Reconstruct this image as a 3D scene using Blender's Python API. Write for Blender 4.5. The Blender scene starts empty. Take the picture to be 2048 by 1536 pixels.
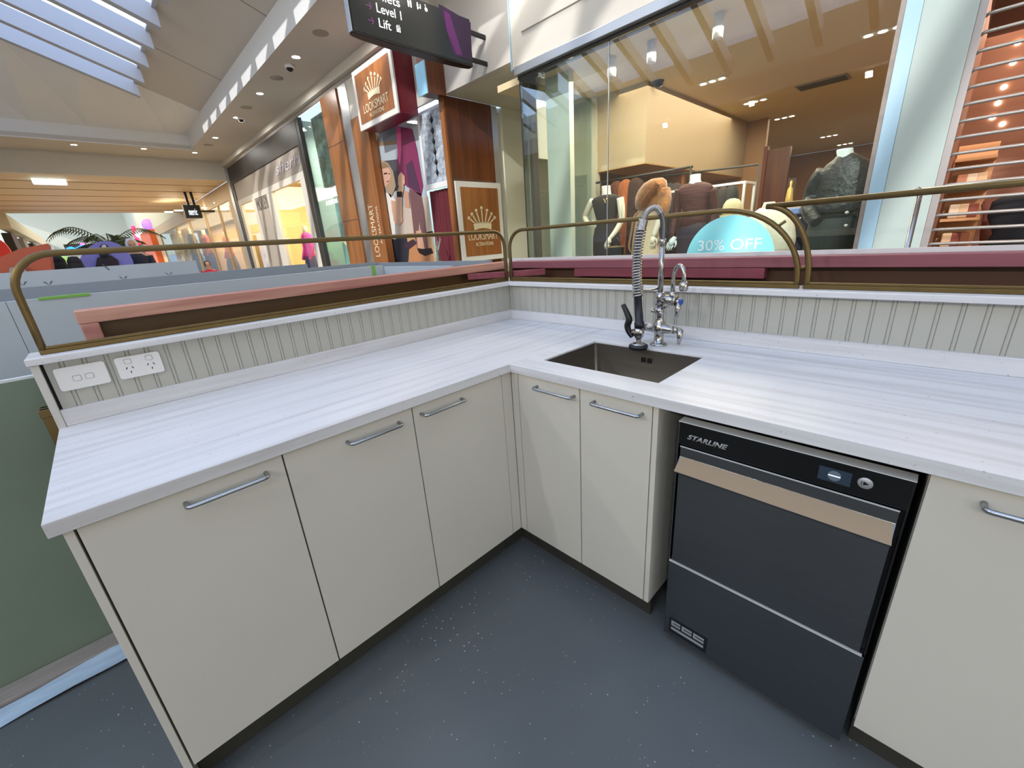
import bpy, bmesh, math, random
from mathutils import Vector, Matrix
random.seed(7)
S = bpy.context.scene
C = S.collection
PI = math.pi

# ------------------------------------------------------------------ camera, sky, sun, exposure
CAM = Vector((1.8275, -1.7665, 1.3526)); FPX = 823.0
YAW, PITCH, ROLL = -0.8116, -0.3356, -0.0692
_f = Vector((math.sin(YAW)*math.cos(PITCH), math.cos(YAW)*math.cos(PITCH), math.sin(PITCH)))
_r = Vector((math.cos(YAW), -math.sin(YAW), 0)); _u = _r.cross(_f)
R3 = _r*math.cos(ROLL) + _u*math.sin(ROLL); U3 = -_r*math.sin(ROLL) + _u*math.cos(ROLL)
cd = bpy.data.cameras.new('camera'); cam = bpy.data.objects.new('camera', cd); C.objects.link(cam)
cam.matrix_world = Matrix(((R3.x, U3.x, -_f.x, CAM.x), (R3.y, U3.y, -_f.y, CAM.y), (R3.z, U3.z, -_f.z, CAM.z), (0, 0, 0, 1)))
cd.sensor_width = 36; cd.lens = 36*FPX/2048; cd.clip_start = .02; cd.clip_end = 400
S.camera = cam

S.view_settings.view_transform = 'Standard'; S.view_settings.look = 'None'
S.view_settings.gamma = 1; S.view_settings.use_curve_mapping = False
S.view_settings.exposure = 0.45

w = bpy.data.worlds.new('sky'); S.world = w; w.use_nodes = True
nt = w.node_tree; nt.nodes.clear()
out = nt.nodes.new('ShaderNodeOutputWorld'); bg = nt.nodes.new('ShaderNodeBackground')
tc = nt.nodes.new('ShaderNodeTexCoord'); nz = nt.nodes.new('ShaderNodeTexNoise'); rp = nt.nodes.new('ShaderNodeValToRGB')
nz.inputs['Scale'].default_value = 3.0; nz.inputs['Detail'].default_value = 4
rp.color_ramp.elements[0].position = .36; rp.color_ramp.elements[0].color = (.26, .47, .92, 1)
rp.color_ramp.elements[1].position = .60; rp.color_ramp.elements[1].color = (.80, .90, 1, 1)
nt.links.new(tc.outputs['Generated'], nz.inputs['Vector']); nt.links.new(nz.outputs['Fac'], rp.inputs['Fac'])
nt.links.new(rp.outputs['Color'], bg.inputs['Color']); bg.inputs['Strength'].default_value = 1.75
nt.links.new(bg.outputs[0], out.inputs[0])

sd = bpy.data.lights.new('sun', 'SUN'); sd.energy = 2.4; sd.angle = .02; sd.color = (1, .97, .92)
sun = bpy.data.objects.new('sun', sd); C.objects.link(sun)
sun.rotation_euler = Vector((-.30, 1, -.55)).to_track_quat('-Z', 'Y').to_euler()

def area(name, loc, size, power, color=(1, .85, .65), rot=(0, 0, 0)):
    l = bpy.data.lights.new(name, 'AREA'); l.shape = 'RECTANGLE'; l.size, l.size_y = size
    l.energy = power; l.color = color
    o = bpy.data.objects.new(name, l); C.objects.link(o); o.location = loc; o.rotation_euler = rot
    return o
area('boutique_ceiling_light', (-.2, 4.6, 3.0), (2.6, 3.6), 95, (1, .80, .58))
area('boutique_window_light', (-.3, 2.75, 2.95), (2.8, .4), 48, (1, .9, .74))
area('grille_shop_light', (2.4, 4.0, 2.8), (1.4, 2), 24, (1, .72, .55))
area('tailor_shop_light', (-5.2, 4.2, 3.24), (.8, .8), 48, (1, .93, .9))
area('fashion_shop_light', (-12, 4.0, 3.7), (5, 2), 400, (1, .86, .62))
area('far_shop_light', (-26, 3.6, 3.4), (18, 1.6), 620, (1, .80, .55))
area('passage_light', (-2.9, 6.4, 3.28), (.8, .8), 34, (1, .93, .75))
area('concourse_light', (-21, -.6, 3.85), (9, 4), 330, (1, .88, .70))
area('far_concourse_light', (-42, -1, 7.5), (20, 6), 900, (1, .97, .86))
for i in range(6):
    area('soffit_light', (-13.5 + i*2.9, 1.75, 4.42), (.3, .3), 14, (1, .96, .90))
for i in range(6):
    area('south_fill_light', (-5 + i*2.4, -7.5, 4.35), (.12, .12), 38, (1, .95, .88), (math.radians(52), 0, 0))  # added fill lamps behind the camera that brighten the cabinet fronts
area('east_fill_light', (8.6, -2, 2.2), (2.6, 8), 90, (1, .96, .9), (0, PI/2, 0))  # added fill panel out of view, lights the left run of doors
area('tailor_window_light', (-8.1, 3.4, 3.9), (1.0, .8), 110, (.85, 1, 1))
area('boutique_deep_light', (0, 9.5, 3.0), (2, 4), 60, (1, .78, .55))

# ------------------------------------------------------------------ helpers
AX = 'xyz'
def at(px, py, ax, val):
    """the point of the plane <ax>=val seen at pixel (px,py) of the 2048x1536 photograph"""
    d = R3*((px-1024)/FPX) - U3*((py-768)/FPX) + _f
    i = AX.index(ax); t = (val - CAM[i])/d[i]
    return CAM + d*t

def lin(c):
    if isinstance(c, str):
        c = c.lstrip('#'); c = [int(c[i:i+2], 16)/255 for i in (0, 2, 4)]
        return tuple((x/12.92 if x <= .04045 else ((x+.055)/1.055)**2.4) for x in c)
    return tuple(c)

def mat(name, color, rough=.5, metal=0, noise=0, nscale=8, spec=.5, bump=0, bscale=40, coat=0, stretch=(1, 1, 1), sheen=0):
    m = bpy.data.materials.new(name); m.use_nodes = True
    n = m.node_tree.nodes; L = m.node_tree.links; b = n['Principled BSDF']
    c = lin(color)
    b.inputs['Base Color'].default_value = (*c, 1); b.inputs['Roughness'].default_value = rough
    b.inputs['Metallic'].default_value = metal; b.inputs['Specular IOR Level'].default_value = spec
    b.inputs['Coat Weight'].default_value = coat
    if sheen: b.inputs['Sheen Weight'].default_value = sheen
    t = n.new('ShaderNodeTexCoord'); mp = n.new('ShaderNodeMapping'); mp.inputs['Scale'].default_value = stretch
    L.new(t.outputs['Object'], mp.inputs['Vector'])
    if noise:
        z = n.new('ShaderNodeTexNoise'); z.inputs['Scale'].default_value = nscale; z.inputs['Detail'].default_value = 5
        L.new(mp.outputs[0], z.inputs['Vector'])
        r = n.new('ShaderNodeValToRGB'); r.color_ramp.elements[0].position = .3; r.color_ramp.elements[1].position = .7
        r.color_ramp.elements[0].color = (*[x*(1-noise) for x in c], 1)
        r.color_ramp.elements[1].color = (*[min(1, x*(1+noise)) for x in c], 1)
        L.new(z.outputs['Fac'], r.inputs['Fac']); L.new(r.outputs['Color'], b.inputs['Base Color'])
    if bump:
        z2 = n.new('ShaderNodeTexNoise'); z2.inputs['Scale'].default_value = bscale; z2.inputs['Detail'].default_value = 4
        L.new(mp.outputs[0], z2.inputs['Vector'])
        bp = n.new('ShaderNodeBump'); bp.inputs['Strength'].default_value = bump; bp.inputs['Distance'].default_value = .01
        L.new(z2.outputs['Fac'], bp.inputs['Height']); L.new(bp.outputs[0], b.inputs['Normal'])
    return m

def emis(name, color, strength):
    m = bpy.data.materials.new(name); m.use_nodes = True
    b = m.node_tree.nodes['Principled BSDF']; c = lin(color)
    b.inputs['Base Color'].default_value = (*c, 1)
    b.inputs['Emission Color'].default_value = (*c, 1); b.inputs['Emission Strength'].default_value = strength
    return m

def streak(name, base, dark, axis, scale=1.0, rough=.35):
    """white laminate with soft grey streaks along one axis and fine flecks"""
    m = bpy.data.materials.new(name); m.use_nodes = True
    n = m.node_tree.nodes; L = m.node_tree.links; b = n['Principled BSDF']; b.inputs['Roughness'].default_value = rough
    t = n.new('ShaderNodeTexCoord'); mp = n.new('ShaderNodeMapping')
    mp.inputs['Scale'].default_value = {'x': (1.1, 26, 26), 'y': (26, 1.1, 26), 'z': (26, 26, 1.1)}[axis]
    L.new(t.outputs['Object'], mp.inputs['Vector'])
    z = n.new('ShaderNodeTexNoise'); z.inputs['Scale'].default_value = scale; z.inputs['Detail'].default_value = 6; z.inputs['Roughness'].default_value = .6
    L.new(mp.outputs[0], z.inputs['Vector'])
    r = n.new('ShaderNodeValToRGB'); r.color_ramp.elements[0].position = .30; r.color_ramp.elements[1].position = .55
    r.color_ramp.elements[0].color = (*lin(dark), 1); r.color_ramp.elements[1].color = (*lin(base), 1)
    L.new(z.outputs['Fac'], r.inputs['Fac'])
    v = n.new('ShaderNodeTexNoise'); v.inputs['Scale'].default_value = 90; v.inputs['Detail'].default_value = 2
    L.new(t.outputs['Object'], v.inputs['Vector'])
    r2 = n.new('ShaderNodeValToRGB'); r2.color_ramp.elements[0].position = .25; r2.color_ramp.elements[1].position = .31
    r2.color_ramp.elements[0].color = (.62, .60, .57, 1); r2.color_ramp.elements[1].color = (1, 1, 1, 1)
    L.new(v.outputs['Fac'], r2.inputs['Fac'])
    mx = n.new('ShaderNodeMix'); mx.data_type = 'RGBA'; mx.blend_type = 'MULTIPLY'; mx.inputs[0].default_value = 1
    L.new(r.outputs[0], mx.inputs[6]); L.new(r2.outputs[0], mx.inputs[7]); L.new(mx.outputs[2], b.inputs['Base Color'])
    return m

def wood(name, c1, c2, axis='z', scale=1.0, rough=.45, knots=False):
    m = bpy.data.materials.new(name); m.use_nodes = True
    n = m.node_tree.nodes; L = m.node_tree.links; b = n['Principled BSDF']; b.inputs['Roughness'].default_value = rough
    t = n.new('ShaderNodeTexCoord'); mp = n.new('ShaderNodeMapping')
    mp.inputs['Scale'].default_value = {'x': (.8, 14, 14), 'y': (14, .8, 14), 'z': (14, 14, .8)}[axis]
    L.new(t.outputs['Object'], mp.inputs['Vector'])
    z = n.new('ShaderNodeTexNoise'); z.inputs['Scale'].default_value = scale; z.inputs['Detail'].default_value = 7; z.inputs['Distortion'].default_value = .6
    L.new(mp.outputs[0], z.inputs['Vector'])
    r = n.new('ShaderNodeValToRGB'); r.color_ramp.elements[0].position = .32; r.color_ramp.elements[1].position = .68
    r.color_ramp.elements[0].color = (*lin(c1), 1); r.color_ramp.elements[1].color = (*lin(c2), 1)
    L.new(z.outputs['Fac'], r.inputs['Fac']); o = r.outputs[0]
    if knots:
        k = n.new('ShaderNodeTexVoronoi'); k.inputs['Scale'].default_value = 2.2
        mk = n.new('ShaderNodeMapping'); mk.inputs['Scale'].default_value = {'x': (.8, 2, 2), 'y': (2, .8, 2), 'z': (2, 2, .8)}[axis]
        L.new(t.outputs['Object'], mk.inputs['Vector']); L.new(mk.outputs[0], k.inputs['Vector'])
        rk = n.new('ShaderNodeValToRGB'); rk.color_ramp.elements[0].position = .03; rk.color_ramp.elements[1].position = .06
        rk.color_ramp.elements[0].color = (.12, .03, .03, 1); rk.color_ramp.elements[1].color = (1, 1, 1, 1)
        L.new(k.outputs['Distance'], rk.inputs['Fac'])
        mx = n.new('ShaderNodeMix'); mx.data_type = 'RGBA'; mx.blend_type = 'MULTIPLY'; mx.inputs[0].default_value = 1
        L.new(o, mx.inputs[6]); L.new(rk.outputs[0], mx.inputs[7]); o = mx.outputs[2]
    L.new(o, b.inputs['Base Color'])
    return m

def glassmat(name, tint=(1, 1, 1), refl=.10, rough=0.0, k=1.0):
    m = bpy.data.materials.new(name); m.use_nodes = True
    n = m.node_tree.nodes; L = m.node_tree.links; n.clear()
    o = n.new('ShaderNodeOutputMaterial'); tr = n.new('ShaderNodeBsdfTransparent'); gl = n.new('ShaderNodeBsdfGlossy')
    tr.inputs['Color'].default_value = (*tint, 1); gl.inputs['Roughness'].default_value = rough
    fr = n.new('ShaderNodeFresnel'); fr.inputs['IOR'].default_value = 1.45
    ad = n.new('ShaderNodeMath'); ad.operation = 'MULTIPLY_ADD'; ad.inputs[1].default_value = k; ad.inputs[2].default_value = refl*.3; ad.use_clamp = True
    mx = n.new('ShaderNodeMixShader'); L.new(fr.outputs[0], ad.inputs[0]); L.new(ad.outputs[0], mx.inputs[0])
    L.new(tr.outputs[0], mx.inputs[1]); L.new(gl.outputs[0], mx.inputs[2]); L.new(mx.outputs[0], o.inputs[0])
    return m

class MB:
    k = 1.0
    def __init__(s): s.v = []; s.f = []; s.sm = []; s.mi = []; s.cur = 0
    def add(s, vs, fs, smooth=False):
        o = len(s.v); s.v += [tuple(v) for v in vs]
        for f in fs: s.f.append([i+o for i in f]); s.sm.append(smooth); s.mi.append(s.cur)
        return s
    def box(s, x0, x1, y0, y1, z0, z1):
        if x0 > x1: x0, x1 = x1, x0
        if y0 > y1: y0, y1 = y1, y0
        if z0 > z1: z0, z1 = z1, z0
        return s.add([(x0,y0,z0),(x1,y0,z0),(x1,y1,z0),(x0,y1,z0),(x0,y0,z1),(x1,y0,z1),(x1,y1,z1),(x0,y1,z1)],
                     [(0,3,2,1),(4,5,6,7),(0,1,5,4),(1,2,6,5),(2,3,7,6),(3,0,4,7)])
    def prism(s, pts, off):
        """polygon of 3d points extruded by vector off"""
        n = len(pts); off = Vector(off); a = [Vector(p) for p in pts]; b = [p+off for p in a]
        return s.add(a+b, [list(range(n))[::-1], list(range(n, 2*n))] + [(i, (i+1) % n, n+(i+1) % n, n+i) for i in range(n)])
    def tube(s, path, r, seg=10, caps=True, closed=False):
        path = [Vector(p) for p in path]; n = len(path); rs = [q*MB.k for q in (r if isinstance(r, (list, tuple)) else [r]*n)]
        rings = []; up = None
        for i, p in enumerate(path):
            if closed: t = (path[(i+1) % n]-path[i-1])
            else: t = path[min(i+1, n-1)]-path[max(i-1, 0)]
            t.normalize()
            if up is None: up = Vector((0, 0, 1)) if abs(t.z) < .9 else Vector((0, 1, 0))
            a = t.cross(up)
            if a.length < 1e-5: a = t.orthogonal()
            a.normalize(); b = t.cross(a); up = -b if False else a.cross(t)
            rings.append([p + (a*math.cos(2*PI*k/seg) + b*math.sin(2*PI*k/seg))*rs[i] for k in range(seg)])
        vs = [v for q in rings for v in q]; m = n if closed else n-1
        fs = [(i*seg+k, i*seg+(k+1) % seg, ((i+1) % n)*seg+(k+1) % seg, ((i+1) % n)*seg+k) for i in range(m) for k in range(seg)]
        s.add(vs, fs, True)
        if caps and not closed:
            s.add(rings[0], [list(range(seg))]); s.add(rings[-1], [list(range(seg))[::-1]])
        return s
    def lathe(s, prof, c, axis='z', seg=24, ell=1.0):
        """prof: list of (radius, height) about centre c"""
        c = Vector(c); vs = []
        for r, h in prof:
            r = r*MB.k
            for k in range(seg):
                a = 2*PI*k/seg; u, v_ = r*math.cos(a), r*math.sin(a)*ell
                vs.append(c + Vector({'z': (u, v_, h), 'y': (u, h, v_), 'x': (h, u, v_)}[axis]))
        fs = [(i*seg+k, i*seg+(k+1) % seg, (i+1)*seg+(k+1) % seg, (i+1)*seg+k) for i in range(len(prof)-1) for k in range(seg)]
        s.add(vs, fs, True)
        for i in (0, len(prof)-1):
            if prof[i][0] > 1e-6: s.add(vs[i*seg:(i+1)*seg], [list(range(seg))])
        return s
    def loft(s, secs, seg=20, pow_=2.0, caps=True):
        """secs: (cx,cy,z,rx,ry)"""
        vs = []
        for cx, cy, z, rx, ry in secs:
            for k in range(seg):
                a = 2*PI*k/seg; ca, sa = math.cos(a), math.sin(a)
                vs.append((cx+rx*math.copysign(abs(ca)**(2/pow_), ca), cy+ry*math.copysign(abs(sa)**(2/pow_), sa), z))
        n = len(secs)
        s.add(vs, [(i*seg+k, i*seg+(k+1) % seg, (i+1)*seg+(k+1) % seg, (i+1)*seg+k) for i in range(n-1) for k in range(seg)], True)
        if caps:
            s.add(vs[:seg], [list(range(seg))]); s.add(vs[-seg:], [list(range(seg))])
        return s
    def poly(s, pts): return s.add(pts, [list(range(len(pts)))])
    def build(s, name, m, parent=None, bevel=0, bseg=2, subsurf=0, loc=None):
        me = bpy.data.meshes.new(name)
        org = Vector((0, 0, 0))
        if parent is not None:
            p = parent
            while p is not None: org = org + p.location; p = p.parent
        elif loc is not None: org = Vector(loc)
        else:
            xs = [v[0] for v in s.v]; ys = [v[1] for v in s.v]; zs = [v[2] for v in s.v]
            org = Vector(((min(xs)+max(xs))/2, (min(ys)+max(ys))/2, min(zs)))
        me.from_pydata([Vector(v)-org for v in s.v], [], s.f); me.update()
        for p, sm, mi in zip(me.polygons, s.sm, s.mi): p.use_smooth = sm; p.material_index = mi
        for q in (m if isinstance(m, (list, tuple)) else [m]): me.materials.append(q)
        bm = bmesh.new(); bm.from_mesh(me); bmesh.ops.remove_doubles(bm, verts=bm.verts, dist=1e-5)
        bmesh.ops.recalc_face_normals(bm, faces=bm.faces); bm.to_mesh(me); bm.free()
        o = bpy.data.objects.new(name, me); C.objects.link(o)
        if parent is not None: o.parent = parent
        else: o.location = org
        if bevel:
            b = o.modifiers.new('bevel', 'BEVEL'); b.width = bevel; b.segments = bseg; b.limit_method = 'ANGLE'; b.angle_limit = .6
        if subsurf:
            b = o.modifiers.new('sub', 'SUBSURF'); b.levels = b.render_levels = subsurf
        return o

def tag(o, label=None, cat=None, group=None, kind=None):
    if label: o['label'] = label
    if cat: o['category'] = cat
    if group: o['group'] = group
    if kind: o['kind'] = kind
    return o
def thing(name, label, cat, loc=(0, 0, 0), group=None):
    o = bpy.data.objects.new(name, None); C.objects.link(o); o.location = loc; o.empty_display_size = .05
    return tag(o, label, cat, group)
def struct(o): o['kind'] = 'structure'; return o
def dup(root, loc, label=None, group=None):
    r = root.copy(); C.objects.link(r); r.location = loc
    if label: r['label'] = label
    if group: r['group'] = group
    for ch in list(root.children):
        c = ch.copy(); C.objects.link(c); c.parent = r
        for g in list(ch.children):
            d = g.copy(); C.objects.link(d); d.parent = c
    return r

DG = None
def text(name, s, O, U, V, wd, ht, m, parent=None, depth=.002, shear=0, bold=0):
    """lettering as a mesh: lower-left corner O, directions U (reading) and V (up), fitted to wd x ht"""
    cu = bpy.data.curves.new(name, 'FONT'); cu.body = s; cu.size = 1; cu.extrude = 0; cu.shear = shear; cu.offset = bold
    tmp = bpy.data.objects.new('tmp', cu); C.objects.link(tmp)
    dg = bpy.context.evaluated_depsgraph_get(); dg.update()
    me = bpy.data.meshes.new_from_object(tmp.evaluated_get(dg))
    bpy.data.objects.remove(tmp); bpy.data.curves.remove(cu)
    xs = [v.co.x for v in me.vertices]; ys = [v.co.y for v in me.vertices]
    x0, y0 = min(xs), min(ys); sx = wd/(max(xs)-x0); sy = ht/(max(ys)-y0)
    O = Vector(O); U = Vector(U).normalized(); V = Vector(V).normalized(); N = U.cross(V)
    org = Vector((0, 0, 0)); p = parent
    while p is not None: org = org + p.location; p = p.parent
    bm = bmesh.new(); bm.from_mesh(me)
    for v in bm.verts: v.co = O + U*((v.co.x-x0)*sx) + V*((v.co.y-y0)*sy) - org
    r = bmesh.ops.extrude_face_region(bm, geom=list(bm.faces))
    for g in r['geom']:
        if isinstance(g, bmesh.types.BMVert): g.co += N*depth
    bmesh.ops.recalc_face_normals(bm, faces=bm.faces)
    bm.to_mesh(me); bm.free(); me.name = name; me.materials.clear(); me.materials.append(m)
    o = bpy.data.objects.new(name, me); C.objects.link(o)
    if parent is not None: o.parent = parent
    return o

def skin_mesh(verts, edges, radii, sub=1):
    me = bpy.data.meshes.new('sk'); me.from_pydata(verts, edges, []); me.update()
    o = bpy.data.objects.new('sk', me); C.objects.link(o)
    md = o.modifiers.new('s', 'SKIN'); md.use_smooth_shade = True
    sl = me.skin_vertices[0].data if me.skin_vertices else None
    if sl is None:
        bm = bmesh.new(); bm.from_mesh(me); bm.verts.layers.skin.verify(); bm.to_mesh(me); bm.free(); sl = me.skin_vertices[0].data
    for i, r in enumerate(radii):
        sl[i].radius = (r, r) if not isinstance(r, tuple) else r
        sl[i].use_root = (i == 0)
    if sub:
        s2 = o.modifiers.new('u', 'SUBSURF'); s2.levels = s2.render_levels = sub
    dg = bpy.context.evaluated_depsgraph_get(); dg.update()
    res = bpy.data.meshes.new_from_object(o.evaluated_get(dg))
    vs = [tuple(v.co) for v in res.vertices]; fs = [list(p.vertices) for p in res.polygons]
    bpy.data.objects.remove(o); bpy.data.meshes.remove(me); bpy.data.meshes.remove(res)
    return vs, fs

def arc(c, r, a0, a1, n, U, V, ry=None):
    c = Vector(c); U = Vector(U); V = Vector(V); ry = r if ry is None else ry
    return [c + U*(r*math.cos(a0+(a1-a0)*i/n)) + V*(ry*math.sin(a0+(a1-a0)*i/n)) for i in range(n+1)]

# ------------------------------------------------------------------ materials
M = {}
M['lam_y'] = streak('laminate_streak_y', '#d2d1d3', '#bcb9b9', 'y')
M['lam_x'] = streak('laminate_streak_x', '#d2d1d3', '#bcb9b9', 'x')
M['lam_z'] = streak('laminate_streak_z', '#cfccc6', '#b4b0a8', 'z')
M['bead'] = mat('painted_beadboard', '#aeaca3', .55)
M['door'] = mat('cabinet_laminate', '#c6c1b6', .45, noise=.015, nscale=4)
M['carc'] = mat('cabinet_carcass', '#b5b1a5', .6)
M['gap'] = mat('dark_gap', '#14120f', .9)
M['kick'] = mat('kickboard', '#33322c', .6)
M['satin'] = mat('satin_chrome', '#a9adb2', .28, 1)
M['chrome'] = mat('chrome', '#b4b0ac', .22, 1)
M['steelsink'] = mat('sink_steel', '#8d8882', .38, 1, noise=.06, nscale=3, stretch=(1, 1, 12))
M['steel'] = mat('brushed_steel', '#77797a', .22, 1, noise=.05, nscale=5, stretch=(1, 1, 30))
M['edge_highlight'] = mat('polished_edge_highlight', '#d6d6d2', .3, .25)  # highlight of the rolled edges put into a pale, barely metallic colour
M['blackgloss'] = mat('black_gloss_panel', '#040506', .12)
M['black'] = mat('black_plastic', '#0c0d0f', .4)
M['rubber'] = mat('dark_navy_rubber', '#10131f', .45)
M['silver'] = mat('silver_print', '#a8aaac', .4, .4)
M['screen'] = emis('display_screen', '#1b2836', .35)
M['whitep'] = mat('white_plastic', '#dcdad8', .35)
M['brass'] = mat('aged_brass', '#6f5c38', .42, .75, noise=.08, nscale=20)
M['pink'] = wood('pink_treated_pine_y', '#9c5c56', '#cc9c88', 'y', 1.4, .7, True)
M['pinkx'] = wood('pink_treated_pine_x', '#824852', '#94585e', 'x', 1.4, .7, True)
M['pinkr'] = wood('red_treated_pine', '#74323a', '#8c4450', 'x', 1.4, .7)
M['mdf'] = mat('brown_board', '#664a28', .5, noise=.05, nscale=3)
M['green'] = mat('sage_green_panel', '#6d7a69', .6, noise=.06, nscale=3)
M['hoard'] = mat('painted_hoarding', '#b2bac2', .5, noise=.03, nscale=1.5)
M['hoard_shade'] = mat('shaded_hoarding', '#8a929b', .6)  # hoarding colour darkened to carry the shade on the inner wall
M['tape'] = mat('green_tape', '#79b04c', .6)
M['mark'] = mat('green_leaf_mark', '#3c5a50', .7)
M['wallw'] = mat('white_wall_paint', '#c9c4ba', .7)
M['farw'] = mat('far_cream_paint', '#cfccb8', .8)
M['ceil'] = mat('ceiling_paint', '#c2bcb4', .8)
M['ceilw'] = mat('bright_ceiling_paint', '#dfdedb', .8)
M['cream'] = mat('cream_wall_paint', '#bfbda9', .7)
M['tile'] = mat('mall_floor_tile', '#a89e8f', .3)
M['oak'] = wood('orange_timber', '#7c4a28', '#98602f', 'z', .9, .35)
M['oakd'] = wood('dark_red_timber', '#4e2812', '#6c3a1c', 'z', .9, .3)
M['pine'] = mat('ceiling_boards', '#cdb592', .5, noise=.05, nscale=.5, stretch=(3, .4, 1))
M['glass'] = glassmat('shop_glass', (.95, .98, .96), .10, k=.7)
M['glassg'] = glassmat('tinted_glass', (.88, .96, .94), .12, k=.4)
M['glassf'] = glassmat('far_shop_glass', (.97, .97, .95), .06, k=.3)
M['skyglass'] = glassmat('skylight_glass', (.97, .98, 1), .0, k=.05)
M['alu'] = mat('aluminium', '#b9bcbf', .35, .8)
M['alug'] = mat('grey_powdercoat', '#8d8680', .5)
M['whiteg'] = mat('white_gloss_panel', '#b3bfb8', .15, spec=.6)
M['blueg'] = mat('pale_blue_gloss_strip', '#a6c6d6', .2)
M['dark'] = mat('dark_frame', '#2a2622', .5)
M['lamp'] = emis('lamp_glow', '#fff2d8', 14)
M['lampw'] = emis('white_lamp_glow', '#fffaf0', 9)
M['mann'] = mat('mannequin_cream', '#d9d3bd', .5)
M['mannw'] = mat('mannequin_white', '#d6e2e2', .5)
def fl(name='vinyl_floor'):
    m = mat(name, '#565a5c', .42, noise=.10, nscale=2.2)
    n = m.node_tree.nodes; L = m.node_tree.links; b = n['Principled BSDF']
    src = b.inputs['Base Color'].links[0].from_socket
    t = n.new('ShaderNodeTexCoord'); v = n.new('ShaderNodeTexVoronoi'); v.inputs['Scale'].default_value = 46
    v.inputs['Randomness'].default_value = 1
    L.new(t.outputs['Object'], v.inputs['Vector'])
    r = n.new('ShaderNodeValToRGB'); r.color_ramp.elements[0].position = .06; r.color_ramp.elements[1].position = .11
    r.color_ramp.elements[0].color = (1, 1, 1, 1); r.color_ramp.elements[1].color = (0, 0, 0, 1)
    L.new(v.outputs['Distance'], r.inputs['Fac'])
    z = n.new('ShaderNodeTexNoise'); z.inputs['Scale'].default_value = 3.3; z.inputs['Detail'].default_value = 5; L.new(t.outputs['Object'], z.inputs['Vector'])
    rz = n.new('ShaderNodeValToRGB'); rz.color_ramp.elements[0].position = .48; rz.color_ramp.elements[1].position = .60
    L.new(z.outputs['Fac'], rz.inputs['Fac'])
    mu = n.new('ShaderNodeMath'); mu.operation = 'MULTIPLY'; L.new(r.outputs[0], mu.inputs[0]); L.new(rz.outputs[0], mu.inputs[1])
    mx = n.new('ShaderNodeMix'); mx.data_type = 'RGBA'; L.new(mu.outputs[0], mx.inputs[0]); L.new(src, mx.inputs[6])
    mx.inputs[7].default_value = (.80, .82, .85, 1); L.new(mx.outputs[2], b.inputs['Base Color'])
    return m
M['floor'] = fl()

# ================================================================== KIOSK
struct(MB().box(-.005, 4.2, -4.5, .1, -.02, 0).build('floor', M['floor']))
struct(MB().box(-50, 9, -8, 9, -.06, -.03).build('floor', M['tile']))
sill = thing('threshold_strip', 'grey timber floor sill at the foot of the green panel', 'floor strip', (-.13, -3, -.03))
MB().box(-.168, -.085, -4.5, -1.4, -.03, .025).build('sill_board', mat('grey_brown_sill', '#8b827c', .7, noise=.1, nscale=10, stretch=(6, 1, 6)), sill, bevel=.003)
fm = MB()
n = 30; pv = []
for i in range(n+1):
    y = -4.5 + 3.0*i/n
    for j, x in enumerate((-.083, -.05, -.02, .008)):
        pv.append((x + .004*math.sin(7*y+j), y, .012 + .006*math.sin(11*y+2*j) + .004*math.sin(23*y-j)))
fm.add(pv, [(i*4+j, i*4+j+1, i*4+j+5, i*4+j+4) for i in range(n) for j in range(3)], True)
tag(fm.build('protective_film', mat('pale_blue_film', '#a9bdd0', .35, noise=.1, nscale=9, stretch=(5, 1, 1))), 'wrinkled pale blue protective film strip on the floor sill', 'film')

# splash walls (low partition carrying the cap shelf)
def lshape(m, xa0, xa1, ya, yb0, yb1, xb, z0, z1):
    """L prism: left run x in [xa0,xa1] from y=ya to yb1; right run y in [yb0,yb1] to x=xb"""
    pts = [(xa0, ya, z0), (xa1, ya, z0), (xa1, yb0, z0), (xb, yb0, z0), (xb, yb1, z0), (xa0, yb1, z0)]
    return m.prism(pts, (0, 0, z1-z0))
XR = 3.4   # right run goes on past the frame
YL = -1.967
tag(lshape(MB(), -.10, -.008, -1.945, .008, .10, XR, 0, 1.099).build('partition_wall', M['carc']), 'low corner partition wall behind the worktop', 'partition')

def bead_panel(axis, a0, a1, first, fixed, z0, z1):
    """beadboard: flats, two grooves and a bead every 50 mm"""
    pr = [(a0, 0)]; a = first
    while a < a1-.01:
        if a > a0+.01:
            for da, d in ((-.0065, 0), (-.005, -.003), (-.0035, -.0005), (0, .0008), (.0035, -.0005), (.005, -.003), (.0065, 0)): pr.append((a+da, d))
        a += .05
    pr.append((a1, 0)); vs = []
    for z in (z0, z1):
        for a, d in pr: vs.append((fixed+d, a, z) if axis == 'y' else (a, fixed-d, z))
    k = len(pr)
    m = MB(); m.add(vs, [(i, i+1, k+i+1, k+i) for i in range(k-1)]); return m
bl = thing('beadboard_splash', 'grooved grey beadboard splashback along the left counter', 'splashback', (.0, -1.0, .95))
bead_panel('y', -1.943, -.004, -1.906, 0.003, .95, 1.099).build('panel', M['bead'], bl)
MB().box(-.006, 0, -1.943, -.004, .95, 1.099).build('backing', M['bead'], bl)
br = thing('beadboard_splash', 'grooved grey beadboard splashback behind the sink and tap', 'splashback', (1.5, 0, .95))
bead_panel('x', .004, XR, .04, -.003, .95, 1.099).build('panel', M['bead'], br)
MB().box(.004, XR, 0, .006, .95, 1.099).build('backing', M['bead'], br)

# laminate upstand
up = MB(); up.box(-.006, .019, -1.9495, .006, .9002, .953); up.cur = 1; up.box(.0191, XR, -.019, .006, .9002, .953)
tag(up.build('upstand', [M['lam_y'], M['lam_x']], bevel=.0015), 'low pale laminate upstand running around the back of the worktop', 'upstand')
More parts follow.
